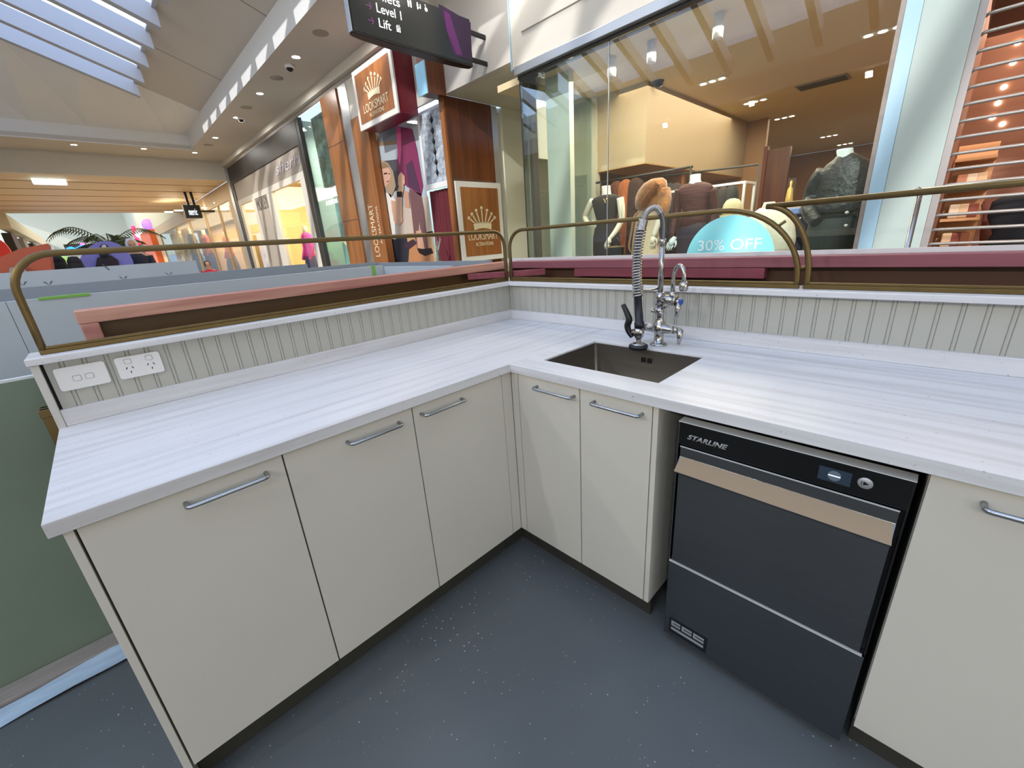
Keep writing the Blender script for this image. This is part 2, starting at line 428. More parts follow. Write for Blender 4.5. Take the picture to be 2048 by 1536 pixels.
# cap shelf
cap = MB(); cap.box(-.12, .032, -1.972, .12, 1.0995, 1.12); cap.cur = 1; cap.box(.0321, XR, -.032, .12, 1.0995, 1.12)
cp = thing('cap_shelf', 'narrow white laminate cap shelf on top of the beadboard partition', 'shelf', (0, 0, 1.099))
cap.build('shelf_board', [M['lam_y'], M['lam_x']], cp, bevel=.0025)
MB().box(-.118, .022, -1.968, -1.950, .862, 1.0985).build('end_panel', M['lam_z'], cp, bevel=.0015)
MB().box(-.004, .002, -1.9495, -1.9435, .954, 1.0985).build('shadow_gap', M['gap'], cp)

# worktop with cut-out
xs = [.0, .712, .785, 1.265, XR]; ys = [YL, -.713, -.600, -.243, -.0]
wt = MB(); idx = {}
def vid(i, j, k):
    key = (i, j, k)
    if key not in idx:
        idx[key] = len(wt.v); wt.v.append((xs[i], ys[j], (.867, .9)[k]))
    return idx[key]
cells = {(i, j) for i in range(4) for j in range(4) if (i == 0 or j >= 1) and not (i == 2 and j == 2)}
def addf(f, mi): wt.f.append(f); wt.sm.append(False); wt.mi.append(mi)
for i, j in cells:
    mi = 0 if i == 0 else 1
    addf([vid(i, j, 1), vid(i+1, j, 1), vid(i+1, j+1, 1), vid(i, j+1, 1)], mi)
    addf([vid(i, j, 0), vid(i, j+1, 0), vid(i+1, j+1, 0), vid(i+1, j, 0)], mi)
    for (ni, nj), (a, b) in {(i-1, j): ((i, j+1), (i, j)), (i+1, j): ((i+1, j), (i+1, j+1)), (i, j-1): ((i, j), (i+1, j)), (i, j+1): ((i+1, j+1), (i, j+1))}.items():
        if (ni, nj) not in cells: addf([vid(*a, 0), vid(*b, 0), vid(*b, 1), vid(*a, 1)], mi)
wk = wt.build('worktop', [M['lam_y'], M['lam_x']], bevel=.0015, loc=(0, 0, .867))
tag(wk, 'white streaked laminate L-shaped worktop with a sink cut-out', 'worktop')

# sink
def rrect(x0, x1, y0, y1, r, z, n=5):
    p = []
    for cx, cy, a in ((x1-r, y1-r, 0), (x0+r, y1-r, PI/2), (x0+r, y0+r, PI), (x1-r, y0+r, 1.5*PI)):
        for i in range(n+1): p.append((cx+r*math.cos(a+i*PI/2/n), cy+r*math.sin(a+i*PI/2/n), z))
    return p
sk = thing('sink', 'undermount stainless steel rectangular sink in the worktop', 'sink', (1.025, -.42, .67))
sm = MB(); rings = [rrect(.787, 1.263, -.598, -.245, .012, .893), rrect(.789, 1.261, -.596, -.247, .014, .72), rrect(.80, 1.25, -.585, -.258, .03, .695), rrect(.99, 1.06, -.45, -.39, .03, .69)]
k = len(rings[0]); sm.add([v for r in rings for v in r], [(i*k+q, i*k+(q+1) % k, (i+1)*k+(q+1) % k, (i+1)*k+q) for i in range(3) for q in range(k)], True)
sm.add(rings[-1], [list(range(k))]); sm.build('basin', M['steelsink'], sk)
MB().lathe([(.0, 0), (.02, .001), (.036, .004), (.04, .001)], (1.025, -.42, .692)).build('drain', M['chrome'], sk)
for q in range(4):
    x = 1.018 + q*.0105 + (.006 if q > 1 else 0)
    MB().box(x, x+.004, -.2545, -.2475, .842, .862).build('overflow_slot', M['gap'], sk)

# base cabinets ------------------------------------------------
def handle(m_parent, p, d, out, length):
    """bow handle: p centre of the bar on the door face, d along, out away from the door"""
    p = Vector(p); d = Vector(d); o = Vector(out); h = length/2; s = .030; r = .010
    path = [p-d*h, p-d*h+o*(s-r)] + [p-d*(h-r)+o*(s-r) + (-d)*r*math.cos(a)+o*r*math.sin(a) for a in (PI/8, PI/4, 3*PI/8)] + [p-d*(h-r)+o*s]
    path += [p+d*(h-r)+o*s] + [p+d*(h-r)+o*(s-r) + d*r*math.cos(a)+o*r*math.sin(a) for a in (3*PI/8, PI/4, PI/8)] + [p+d*h+o*(s-r), p+d*h]
    MB().tube(path, .0052, 12).build('handle', M['satin'], m_parent)
ZB, ZT = .12, .866
def cab_left(y0, y1, hy, label):
    t = thing('base_cabinet', label, 'cabinet', (.35, (y0+y1)/2, 0), 'cream base cabinets of the left run')
    MB().box(.03, .680, y0, y1, ZB, ZT).build('body', M['carc'], t)
    MB().box(.62, .64, y0, y1, 0, ZB-.001).build('kickboard', M['kick'], t)
    d = MB().box(.684, .702, y0+.0015, y1-.0015, ZB, ZT-.003).build('door', M['door'], t, bevel=.0008)
    handle(d, (.702, hy, .831), (0, 1, 0), (1, 0, 0), .168)
cab_left(-1.931, -1.5445, -1.675, 'cream base cabinet at the open left end, nearest the green panel')
cab_left(-1.5435, -1.1525, -1.290, 'middle of the three cream cabinets under the left worktop')
cab_left(-1.1515, -.7525, -1.038, 'cream base cabinet of the left run next to the inner corner')
tag(MB().box(.03, .702, -1.949, -1.934, 0, ZT).build('end_panel', M['door'], bevel=.001), 'cream end panel closing the left run of cabinets', 'panel')
ep = thing('corner_filler', 'cream filler posts in the inner corner between both cabinet runs', 'filler panel', (.7, -.7, .0))
MB().box(.684, .701, -.7515, -.7012, ZB, ZT-.003).build('filler_strip', M['door'], ep, bevel=.0006)
MB().box(.7022, .738, -.7005, -.684, ZB, ZT-.003).build('filler_strip', M['door'], ep, bevel=.0006)
MB().box(.62, .64, -.75, -.64, 0, ZB-.001).build('kickboard', M['kick'], ep)
MB().box(.6405, .738, -.64, -.62, 0, ZB-.001).build('kickboard', M['kick'], ep)
def cab_right(x0, x1, hx, label, side=None):
    t = thing('base_cabinet', label, 'cabinet', ((x0+x1)/2, -.35, 0), 'cream base cabinets of the right run')
    z2 = .665 if x0 < 1.27 and x1 > .78 else ZT
    m = MB().box(x0, x1, -.678, -.03, ZB, z2)
    if z2 < ZT: m.box(x0, x0+.016, -.678, -.605, z2, ZT).box(x1-.016, x1, -.678, -.605, z2, ZT)
    m.build('body', M['carc'], t)
    MB().box(x0, x1, -.64, -.62, 0, ZB-.001).build('kickboard', M['kick'], t)
    d = MB().box(x0+.0015, x1-.0015, -.701, -.683, ZB, ZT-.003).build('door', M['door'], t, bevel=.0008)
    handle(d, (hx, -.701, .831), (1, 0, 0), (0, -1, 0), .172)
cab_right(.7395, 1.0350, .927, 'cream cabinet door beside the inner corner, left of the two under the sink')
cab_right(1.0360, 1.3010, 1.183, 'cream cabinet under the sink, beside the dishwasher')
cab_right(1.886, 2.40, 2.05, 'cream cabinet to the right of the dishwasher')
tag(MB().box(1.3025, 1.3195, -.701, -.03, ZB-.0, ZT).build('end_panel', M['door'], bevel=.0008), 'cream side panel between the sink cabinet and the dishwasher', 'panel')

# dishwasher ---------------------------------------------------
dw = thing('dishwasher', 'undercounter stainless steel commercial glasswasher with black control panel', 'dishwasher', (1.63, -.4, 0))
x0, x1 = 1.380, 1.872
YF = -.698
MB().box(x0+.004, x1-.004, -.665, -.09, .02, .838).build('body', M['steel'], dw)
MB().box(x0+.001, x1-.001, YF+.001, -.664, .765, .836).build('control_panel', M['blackgloss'], dw, bevel=.0015)
MB().box(x0, x1, YF-.002, -.664, .8362, .8386).build('top_trim', M['edge_highlight'], dw)
MB().box(x0, x0+.0035, YF-.0005, -.67, .352, .8361).build('side_trim', M['steel'], dw)
MB().box(x1-.0035, x1, YF-.0005, -.67, .352, .8361).build('side_trim', M['black'], dw)
MB().box(x0+.0036, x1-.0036, -.672, -.6655, .345, .764).build('door_recess', M['black'], dw)
d = MB(); xa, xb = x0+.009, x1-.012
prof = [(-.672, .7585), (YF+.002, .7585), (YF+.001, .728), (YF-.028, .690), (YF-.026, .684), (YF+.006, .682), (YF+.001, .676), (YF+.001, .352), (-.672, .352)]
d.prism([(xa, y, z) for y, z in prof], (xb-xa, 0, 0)); dd = d.build('door', M['steel'], dw, bevel=.0008)
MB().box(xa, xb, YF-.0015, YF+.003, .7588, .7606).build('door_trim', M['edge_highlight'], dd)
MB().prism([(xa+.004, YF-.0005, .7275), (xb-.004, YF-.0005, .7275), (xb+.001, YF-.0292, .6905), (xa-.001, YF-.0292, .6905)], (0, -.0006, .0006)).build('handle_lip', mat('handle_lip_reflection', '#8a7862', .5, .7), dd)  # tan ceiling reflection on the steel lip put into its colour
MB().box(x0+.001, x1-.001, YF, -.666, .035, .344).build('lower_panel', M['steel'], dw, bevel=.001)
MB().box(x0+.002, x1-.006, YF-.0022, YF+.006, .3442, .3468).build('panel_trim', M['edge_highlight'], dw)
for fx in (x0+.04, x1-.04):
    for fy in (-.62, -.14): MB().lathe([(.018, 0), (.018, .005), (.009, .006), (.009, .022)], (fx, fy, 0)).build('foot', M['black'], dw)
text('brand_lettering', 'STARLINE', (1.407, YF-.0002, .788), (1, 0, 0), (0, 0, 1), .108, .0155, M['silver'], dw, .0006, shear=.35, bold=.03)
MB().box(1.712, 1.772, YF-.0006, YF+.001, .783, .817).build('display', M['screen'], dw)
MB().lathe([(.011, 0), (.0125, 0), (.0125, -.0006), (.011, -.0006)], (1.742, YF-.0008, .800), 'y').build('display_ring', emis('display_ring_glow', '#4a5560', .4), dw)
MB().box(1.731, 1.753, YF-.0016, YF-.0006, .799, .8015).build('display_bar', emis('display_bar_glow', '#cfe2ee', 1), dw)
bt = MB().lathe([(0, -.002), (.0125, -.002), (.0135, -.0005), (.0135, .001)], (1.796, YF-.0001, .803), 'y').build('start_button', M['silver'], dw)
MB().box(1.7895, 1.7905, YF-.003, YF-.0018, .798, .808).prism([(1.793, YF-.0018, .7985), (1.793, YF-.0018, .8075), (1.803, YF-.0018, .803)], (0, -.001, 0)).build('start_symbol', M['black'], bt)
pl = MB().box(1.398, 1.522, YF-.0015, YF, .052, .116).build('maker_plate', M['black'], dw)
for a, b, z in ((1.406, 1.436, 0), (1.441, 1.474, 0), (1.479, 1.513, 0)):
    MB().box(a, b, YF-.0022, YF-.0014, .099, .107).box(a, b, YF-.0022, YF-.0014, .086, .094).box(a, a+.006, YF-.0022, YF-.0014, .0941, .0989).build('logo_block', M['silver'], pl)
MB().box(1.406, 1.513, YF-.0022, YF-.0014, .068, .078).build('logo_bar', M['silver'], pl)

# power points -------------------------------------------------
def plate_box(y0, y1, z0, z1, x0=.0035, x1=.012, r=.008):
    pts = [(x0, p[0], p[1]) for p in rr2(y0, y1, z0, z1, r)]
    return MB().prism(pts, (x1-x0, 0, 0))
def rr2(a0, a1, b0, b1, r, n=4):
    p = []
    for ca, cb, t in ((a1-r, b1-r, 0), (a0+r, b1-r, PI/2), (a0+r, b0+r, PI), (a1-r, b0+r, 1.5*PI)):
        for i in range(n+1): p.append((ca+r*math.cos(t+i*PI/2/n), cb+r*math.sin(t+i*PI/2/n)))
    return p
def rocker(par, y, z, w=.017, h=.015):
    MB().prism([(.012, a, b) for a, b in rr2(y-w/2-.0012, y+w/2+.0012, z-h/2-.0012, z+h/2+.0012, .004)], (.0003, 0, 0)).build('switch_shadow_rim', mat('switch_shadow', '#8f8a85', .6), par)  # thin grey rim paints the shade around the rocker
    MB().prism([(.0123, a, b) for a, b in rr2(y-w/2, y+w/2, z-h/2, z+h/2, .0035)], (.002, 0, 0)).build('rocker_switch', M['whitep'], par)
sw = thing('light_switch', 'white double switch plate at the open end of the left splashback', 'switch', (.0035, -1.872, 1.005))
plate_box(-1.930, -1.815, 1.006, 1.078).build('plate', M['whitep'], sw, bevel=.0015)
rocker(sw, -1.886, 1.040); rocker(sw, -1.858, 1.040)
po = thing('power_outlet', 'white double power outlet with two switches and three-pin sockets', 'power outlet', (.0035, -1.735, 1.0))
plate_box(-1.793, -1.678, 1.006, 1.078).build('plate', M['whitep'], po, bevel=.0015)
rocker(po, -1.762, 1.062, .016, .014); rocker(po, -1.708, 1.062, .016, .014)
for yc in (-1.762, -1.708):
    m = MB()
    for dy, dz, a in ((-.0075, .006, -.5), (.0075, .006, .5), (0, -.008, 0)):
        c, s = math.cos(a), math.sin(a); q = [(-.0012, -.0035), (.0012, -.0035), (.0012, .0035), (-.0012, .0035)]
        m.prism([(.012, yc+dy+u*c-v*s, 1.034+dz+u*s+v*c) for u, v in q], (.0004, 0, 0))
    m.build('socket_slots', M['gap'], po)

# brass gallery frames ----------------------------------------
def brass_tube(m, path, r=.0095): return m.tube(path, r, 12)
zb, zt = 1.1325, 1.405
t = thing('gallery_rail', 'long low aged-brass gallery frame with rounded upper corners above the left counter', 'frame', (-.03, -.95, 1.12))
X = -.03; y0, y1 = -1.932, .012; m = MB()
path = [(X, y0, zb)] + [(X, y0, z) for z in (1.2, 1.29)] + arc((X, y0+.10, zt-.105), .10, PI, PI/2, 8, (0, 1, 0), (0, 0, 1), .105) + arc((X, y1-.08, zt-.09), .08, PI/2, 0, 8, (0, 1, 0), (0, 0, 1), .09) + [(X, y1, 1.25), (X, y1, zb)]
brass_tube(m, path).build('hoop', M['brass'], t)
MB().box(X-.009, X+.009, y0-.009, y1+.009, 1.1205, 1.134).box(X-.006, X+.006, y0, y1, 1.134, 1.1425).build('base_rail', M['brass'], t, bevel=.0015)
t = thing('gallery_rail', 'aged-brass gallery frame behind the tap, one large quarter-round corner', 'frame', (.7, .03, 1.12))
Y = .03; xa, xb = -.004, 1.463; m = MB()
path = [(xa, Y, zb), (xa, Y, 1.29)] + arc((xa+.11, Y, zt-.10), .11, PI, PI/2, 8, (1, 0, 0), (0, 0, 1), .10) + arc((xb-.28, Y, zt-.26), .28, PI/2, 0, 14, (1, 0, 0), (0, 0, 1), .26) + [(xb, Y, zb)]
brass_tube(m, path).build('hoop', M['brass'], t)
MB().box(xa-.009, xb+.009, Y-.009, Y+.009, 1.1205, 1.134).box(xa, xb, Y-.006, Y+.006, 1.134, 1.1425).build('base_rail', M['brass'], t, bevel=.0015)
t = thing('gallery_rail', 'aged-brass gallery frame at the right, running out of view', 'frame', (2.3, .03, 1.12))
xa, xb = 1.493, XR-.02; m = MB()
path = [(xa, Y, zb), (xa, Y, 1.17)] + arc((xa-.0, Y, 1.17), .0, 0, 0, 1, (1, 0, 0), (0, 0, 1))
path = [(xa, Y, zb)] + [(xa - .16*(1-math.cos(a)), Y, 1.145 + .262*math.sin(a)) for a in [PI/2*i/14 for i in range(15)]]
brass_tube(m, path)
brass_tube(m, [(xa-.16, Y, 1.407), (xb, Y, 1.407)]).build('hoop', M['brass'], t)
MB().box(xa-.009, xb+.009, Y-.009, Y+.009, 1.1205, 1.134).box(xa, xb, Y-.006, Y+.006, 1.134, 1.1425).build('base_rail', M['brass'], t, bevel=.0015)
for p, q in (((1.372, 1.333), (1.4, 1.353)), ((1.462, 1.19), (1.488, 1.198))):
    MB().tube([(p[0], Y, p[1]), (q[0], Y, q[1])], .005, 8).build('spacer_bar', M['brass'], t)

bp_ = MB().box(-.083, -.066, -1.996, -1.974, -.03, .955).box(-.050, -.033, -1.996, -1.974, -.03, .955).box(-.086, -.03, -1.998, -1.972, .93, .955)
tag(bp_.build('brass_post', M['brass'], bevel=.002), 'short double brass post standing behind the open end of the counter', 'post')
gp = thing('low_screen', 'low sage-green panel with a white top edge left of the counter', 'panel', (-.18, -3, -.03))
MB().box(-.192, -.170, -4.6, -1.20, -.03, 1.035).build('board', M['green'], gp)
MB().box(-.192, -.170, -4.6, -1.20, 1.0352, 1.043).build('top_edge', mat('white_edge', '#c9ced0', .5), gp)

# outer timber frame -------------------------------------------
tr = thing('timber_rail', 'pink-stained pine rail outside the left counter', 'timber', (-.22, -.8, 1.18))
MB().box(-.29, -.20, -1.845, .20, 1.178, 1.222).build('rail', M['pink'], tr, bevel=.003)
MB().box(-.27, -.20, -1.842, -1.795, 1.0, 1.1775).build('post', M['pink'], tr, bevel=.003)
MB().box(-.288, -.271, -1.842, .24, .6, 1.1775).build('inner_board', M['mdf'], tr)
tr = thing('timber_rail', 'dark pink pine rail with white top edge outside the right counter', 'timber', (1.5, .22, 1.18))
MB().box(-.198, XR, .20, .29, 1.178, 1.220).build('rail', M['pinkx'], tr, bevel=.003)
MB().box(-.30, XR, .292, .31, 1.17, 1.236).build('top_edge', M['whitep'], tr)
MB().box(-.24, XR, .245, .262, .6, 1.1775).build('inner_board', mat('dark_brown_board', '#4c2f1b', .5, noise=.05), tr)
tag(MB().box(.34, 1.31, .196, .236, 1.134, 1.1765).build('timber_batten', M['pinkr'], bevel=.002), 'short dark red pine batten doubling the rail behind the tap', 'timber')
a = at(935, 549, 'x', -.195); b = at(1090, 538, 'y', .192); dv = (b-a).normalized(); nn = Vector((-dv.y, dv.x, 0))*.03
m = MB(); A = Vector((a.x, a.y, 1.142)); B = Vector((b.x, b.y, 1.142)); m.prism([A-nn*.2, B-nn*.2, B+nn*.8, A+nn*.8], (0, 0, .034))
tag(m.build('timber_brace', M['pinkr'], bevel=.002), 'dark red pine brace set diagonally across the frame corner', 'timber')

# pre-rinse tap ------------------------------------------------
tp = thing('pre_rinse_tap', 'tall chrome pre-rinse tap with spring hose and black spray handle', 'tap', (1.046, -.165, .9))
TX, TY = 1.046, -.165
MB.k = 1.2
b = MB()
b.lathe([(.030, 0), (.030, .004), (.024, .010), (.0165, .012), (.0155, .045), (.019, .055), (.024, .064), (.024, .078), (.019, .090), (.0135, .104), (.012, .125), (.0145, .128), (.0145, .140), (.0105, .142), (.0105, .175)], (TX, TY, .9), seg=24)
b.tube([(TX-.062, TY, .968), (TX-.045, TY, .968), (TX-.02, TY, .970), (TX, TY, .972), (TX+.02, TY, .970), (TX+.045, TY, .968), (TX+.062, TY, .968)], [.0125, .013, .017, .02, .017, .013, .0125], 16)
b.build('tap_body', M['chrome'], tp)
for s, lab in ((-1, 'l'), (1, 'r')):
    h = MB().tube([(TX+s*.062, TY, .968), (TX+s*.078, TY, .968)], [.0125, .010], 14)
    h.tube([(TX+s*.078, TY, .968), (TX+s*.092, TY, .968)], .0085, 12)
    h.tube([(TX+s*.088, TY-.001, .972), (TX+s*.090, TY-.006, .950), (TX+s*.091, TY-.012, .915)], [.0105, .010, .005], 12)
    h.build('lever_handle', M['chrome'], tp)
# add-on faucet valve
v = MB().lathe([(.0145, 0), (.0145, .05), (.0105, .052)], (TX-.004, TY, 1.065), seg=20)
v.tube([(TX-.004, TY, 1.092), (TX+.03, TY-.004, 1.089), (TX+.058, TY-.008, 1.086)], .0145, 16)
v.tube([(TX+.058, TY-.008, 1.086), (TX+.070, TY-.009, 1.085)], [.017, .017], 16)
v.tube([(TX+.05, TY-.006, 1.09), (TX+.05, TY-.006, 1.122)], [.009, .012], 14)
v.build('valve_body', M['chrome'], tp)
h = MB().tube([(TX+.070, TY-.009, 1.085), (TX+.084, TY-.011, 1.084)], .010, 14).tube([(TX+.080, TY-.012, 1.082), (TX+.080, TY-.018, 1.055), (TX+.079, TY-.022, 1.028)], [.009, .008, .0055], 12)
h.build('lever_handle', M['chrome'], tp)
MB().tube([(TX+.084, TY-.011, 1.084), (TX+.092, TY-.012, 1.084)], .0088, 14).build('blue_cap', mat('blue_cap', '#2a4fb0', .4), tp)
sp = MB(); bx = TX+.050; by = TY-.006
sp.tube([(bx, by, 1.12), (bx, by, 1.17)] + arc((bx+.026, by-.012, 1.178), .029, PI, 0, 12, (.91, -.42, 0), (0, 0, 1), .042) + [(bx+.0525, by-.024, 1.16)], .0068, 12)
sp.lathe([(.0105, 0), (.0135, .008), (.0135, .028), (.008, .036)], (bx+.0525, by-.024, 1.128), seg=18)
sp.build('spout', M['chrome'], tp)
# riser and wall bracket
MB().tube([(TX-.004, TY, 1.115), (TX-.006, TY, 1.30)], .0088, 14).lathe([(.0088, 0), (.0125, .004), (.0125, .018), (.009, .022)], (TX-.006, TY, 1.298), seg=18).build('riser_pipe', M['chrome'], tp)
MB().tube([(TX-.004, TY, 1.04), (TX-.03, TY-.01, 1.043), (TX-.034, TY-.012, 1.043)], [.008, .007, .009], 10).tube([(TX-.004, TY, 1.045), (TX+.05, TY-.005, 1.072)], .004, 8).lathe([(.016, 0), (.016, .022)], (TX-.004, TY, 1.032), seg=18).build('bracket', M['chrome'], tp)
MB().tube([(TX-.004, TY, 1.133), (TX-.03, TY-.04, 1.128), (TX-.048, TY-.065, 1.130), (TX-.043, TY-.070, 1.150)], .0035, 8).build('hose_hook', M['chrome'], tp)
# hose path
hx0, hy0 = TX-.006, TY
import math as _m
apex = Vector((TX-.032, TY-.035, 1.432))
hp = [Vector((hx0, hy0, 1.318)), Vector((hx0, hy0, 1.36)), Vector((hx0-.004, hy0-.003, 1.395)), Vector((hx0-.016, hy0-.014, 1.425)), apex, Vector((TX-.048, TY-.056, 1.417)), Vector((TX-.054, TY-.068, 1.385)), Vector((TX-.058, TY-.078, 1.34)), Vector((TX-.062, TY-.085, 1.28)), Vector((TX-.061, TY-.089, 1.20)), Vector((TX-.052, TY-.092, 1.112))]
def cat(pts, n):
    P = [pts[0]]+pts+[pts[-1]]; o = []
    for i in range(1, len(P)-2):
        for k in range(n):
            t_ = k/n; p0, p1, p2, p3 = P[i-1], P[i], P[i+1], P[i+2]
            o.append(.5*((2*p1)+(p2-p0)*t_+(2*p0-5*p1+4*p2-p3)*t_*t_+(3*p1-p0-3*p2+p3)*t_**3))
    o.append(pts[-1]); return o
hc = cat(hp, 12)
MB().tube(hc, .0085, 12).build('hose', mat('steel_hose', '#6d6f75', .35, .9), tp)
def coil(path, i0, i1, turns, r, wr, seg=6):
    pts = path[i0:i1+1]; L_ = [0]
    for a_, b_ in zip(pts, pts[1:]): L_.append(L_[-1]+(b_-a_).length)
    N = int(turns*12); o = []
    for q in range(N+1):
        d_ = L_[-1]*q/N; j = 0
        while j < len(L_)-2 and L_[j+1] < d_: j += 1
        f_ = (d_-L_[j])/max(1e-9, L_[j+1]-L_[j]); p_ = pts[j].lerp(pts[j+1], f_)
        T = (pts[j+1]-pts[j]).normalized(); s_ = Vector((.707, -.707, 0)); A_ = T.cross(s_).normalized(); B_ = T.cross(A_)
        rr = r if not callable(r) else r(q/N); ph = 2*PI*turns*q/N
        o.append(p_+(A_*_m.cos(ph)+B_*_m.sin(ph))*rr)
    return MB().tube(o, wr, seg)
coil(hc, 30, 74, 46, .0098, .0015, 5).build('hose_spring', M['chrome'], tp)
coil(hc, 78, len(hc)-1, 24, lambda t_: .0170, .0030, 6).build('hose_spring', M['chrome'], tp)
coil(hc, 70, 80, 13, .0150, .0026, 6).build('hose_spring', M['chrome'], tp)
e = Vector((TX-.052, TY-.092, 1.112)); g = Vector((TX-.036, TY-.097, .985))
MB().tube([e+Vector((0, 0, .004)), e, e.lerp(g, .05), e.lerp(g, .8), e.lerp(g, .82), g], [.014, .0165, .0125, .0135, .0165, .0165], 16).build('grip', M['rubber'], tp)
c = Vector((TX-.037, TY-.100, .968))
MB().tube([g, c+Vector((0, 0, .012)), c, c-Vector((0, 0, .018)), c-Vector((0, 0, .03)), c-Vector((0, 0, .045))], [.012, .016, .018, .014, .008, .007], 16).tube([c+Vector((-.0, .0, 0)), c+Vector((-.028, -.004, .001))], [.012, .009], 12).build('spray_valve', M['chrome'], tp)
lv = cat([c+Vector((-.028, 0, -.022)), c+Vector((-.044, 0, -.002)), c+Vector((-.052, 0, .022)), c+Vector((-.045, 0, .048)), c+Vector((-.056, 0, .075)), c+Vector((-.075, 0, .108))], 6)
MB().tube(lv, [.0075+.0035*math.sin(PI*i/(len(lv)-1)) for i in range(len(lv))], 12).build('trigger_lever', M['black'], tp)
hd = c-Vector((0, 0, .062))
MB().lathe([(.0, .024), (.009, .023), (.022, .017), (.026, .012)], hd, seg=28).build('spray_head', M['chrome'], tp)
MB().lathe([(.026, .014), (.031, .010), (.032, .002), (.029, -.006), (.024, -.007), (.022, -.004), (0, -.004)], hd, seg=28).build('rubber_bumper', M['rubber'], tp)

MB.k = 1.0

# ================================================================== HOARDINGS round the kiosk
h1 = thing('hoarding', 'pale painted hoarding board directly beyond the left counter, green tape on top', 'hoarding', (-1.2, -3, -.03))
MB().box(-1.24, -1.2, -7.9, -2.085, -.03, 1.236).build('board', M['hoard'], h1)
MB().box(-1.24, -1.2, -2.083, -.17, -.03, 1.236).build('board', M['hoard'], h1)
MB().box(-1.245, -1.196, -1.98, -1.80, 1.228, 1.240).build('tape', M['tape'], h1)
MB().box(-1.245, -1.196, -.262, -.235, 1.15, 1.240).build('tape', M['tape'], h1)
h2 = thing('hoarding', 'shaded grey inner hoarding wall with a corner, behind the pale one', 'hoarding', (-2.2, -3, -.03))
MB().box(-2.24, -2.2, -7.9, -.37, -.03, 1.272).box(-2.24, -2.2, -.37, .30, -.03, 1.235).build('board', M['hoard_shade'], h2)
MB().box(-2.24, -.5, .30, .33, -.03, 1.225).build('return_board', M['hoard_shade'], h2)
MB().box(-1.19, -.35, -.166, -.14, -.03, 1.225).build('return_board', M['hoard'], h1)
h3 = thing('hoarding', 'far bright hoarding printed with small green leaf marks', 'hoarding', (-4, -3, -.03))
MB().box(-4.05, -4.0, -7.9, -.91, -.03, 1.372).build('board', M['hoard'], h3)
for px, py in ((45, 567), (97, 566), (247, 556), (338, 548)):
    p = at(px, py, 'x', -3.998); m = MB()
    for s in (-1, 1):
        q = [(0, -.02), (s*.012, -.006), (s*.032, .018), (s*.016, .012)]
        m.prism([(-3.999, p.y+a_, p.z+b_) for a_, b_ in q], (.002, 0, 0))
    m.build('leaf_mark', M['mark'], h3)
m = MB(); p = at(211, 534, 'x', -3.998); m.prism([(-3.999, p.y-.02, p.z+.03), (-3.999, p.y-.01, p.z+.03), (-3.999, p.y+.025, p.z-.03), (-3.999, p.y+.015, p.z-.03)], (.002, 0, 0)); m.build('leaf_mark', M['mark'], h3)

# ================================================================== MALL SHELL
ZC = 4.45; YO = 1.29; XE = -14.2; YS = 2.42
struct(MB().box(-15.9, -1.96, YO, YS+.02, ZC, ZC+.08).build('ceiling', M['ceil']))
struct(MB().box(-1.96, 9, YO, 2.18, ZC, ZC+.08).build('ceiling', M['ceil']))
struct(MB().box(-15.9, XE, -9, YO-.001, ZC, ZC+.08).build('ceiling', M['ceil']))
struct(MB().box(XE, 9, YO-.0, YO+.06, ZC+.081, 4.93).box(XE, 9, YO-.002, YO-.0005, ZC, 4.82).build('trim_1', M['ceilw']))
# far bulkhead
struct(MB().box(-16.1, -15.9, -9, YS+.02, 3.9, ZC+.08).build('wall_bulkhead', M['wallw']))
# opposite side of the concourse and far end, out of view or barely seen
struct(MB().box(-50, 9, -8.2, -8, -.03, 6).build('wall_south', M['cream']))
struct(MB().box(9, 9.2, -8, 9, -.03, 9).build('wall_east', M['cream']))
struct(MB().box(XE, 9, -9, -7.2, ZC+.0, ZC+.5).build('ceiling', M['ceil']))
# pitched monitor roof: opaque eave strip, glazing, gable
YR = -3.6
def rz(y): return 4.9 + .36*(1.3-y) if y >= YR else 4.9 + .36*(1.3-YR) - .36*(YR-y)
T = .08
def slope(x0, x1, y0, y1, th=T): return MB().prism([(x0, y0, rz(y0)), (x1, y0, rz(y0)), (x1, y1, rz(y1)), (x0, y1, rz(y1))], (0, 0, th))
struct(slope(-12.9, 9, .14, 1.35).build('ceiling', M['ceil']))
for xx in (-9.6, -6.4):
    struct(MB().prism([(xx, .16, rz(.16)-.003), (xx+.03, .16, rz(.16)-.003), (xx+.03, 1.3, rz(1.3)-.003), (xx, 1.3, rz(1.3)-.003)], (0, 0, .003)).build('trim_2', M['alug']))
# hipped gable
gb = MB(); vs = []
ysn = [1.40, .8, .14, -.8, -1.8, YR, -5, -7.2, -9]
for y in ysn:
    zt_ = rz(y)-.02 if y > .1 else rz(max(y, -7.2))-.22
    vs += [(XE-.02, y, 4.42), (XE-.02, y, 4.80), (-12.05, y, zt_), (-12.049, y, rz(max(y, -7.2))+.03)]
gb.add(vs, [(i*4+k, i*4+k+1, i*4+k+5, i*4+k+4) for i in range(len(ysn)-1) for k in (0, 1, 2)]); struct(gb.build('wall_gable', M['ceilw'], loc=(0, 0, 0)))
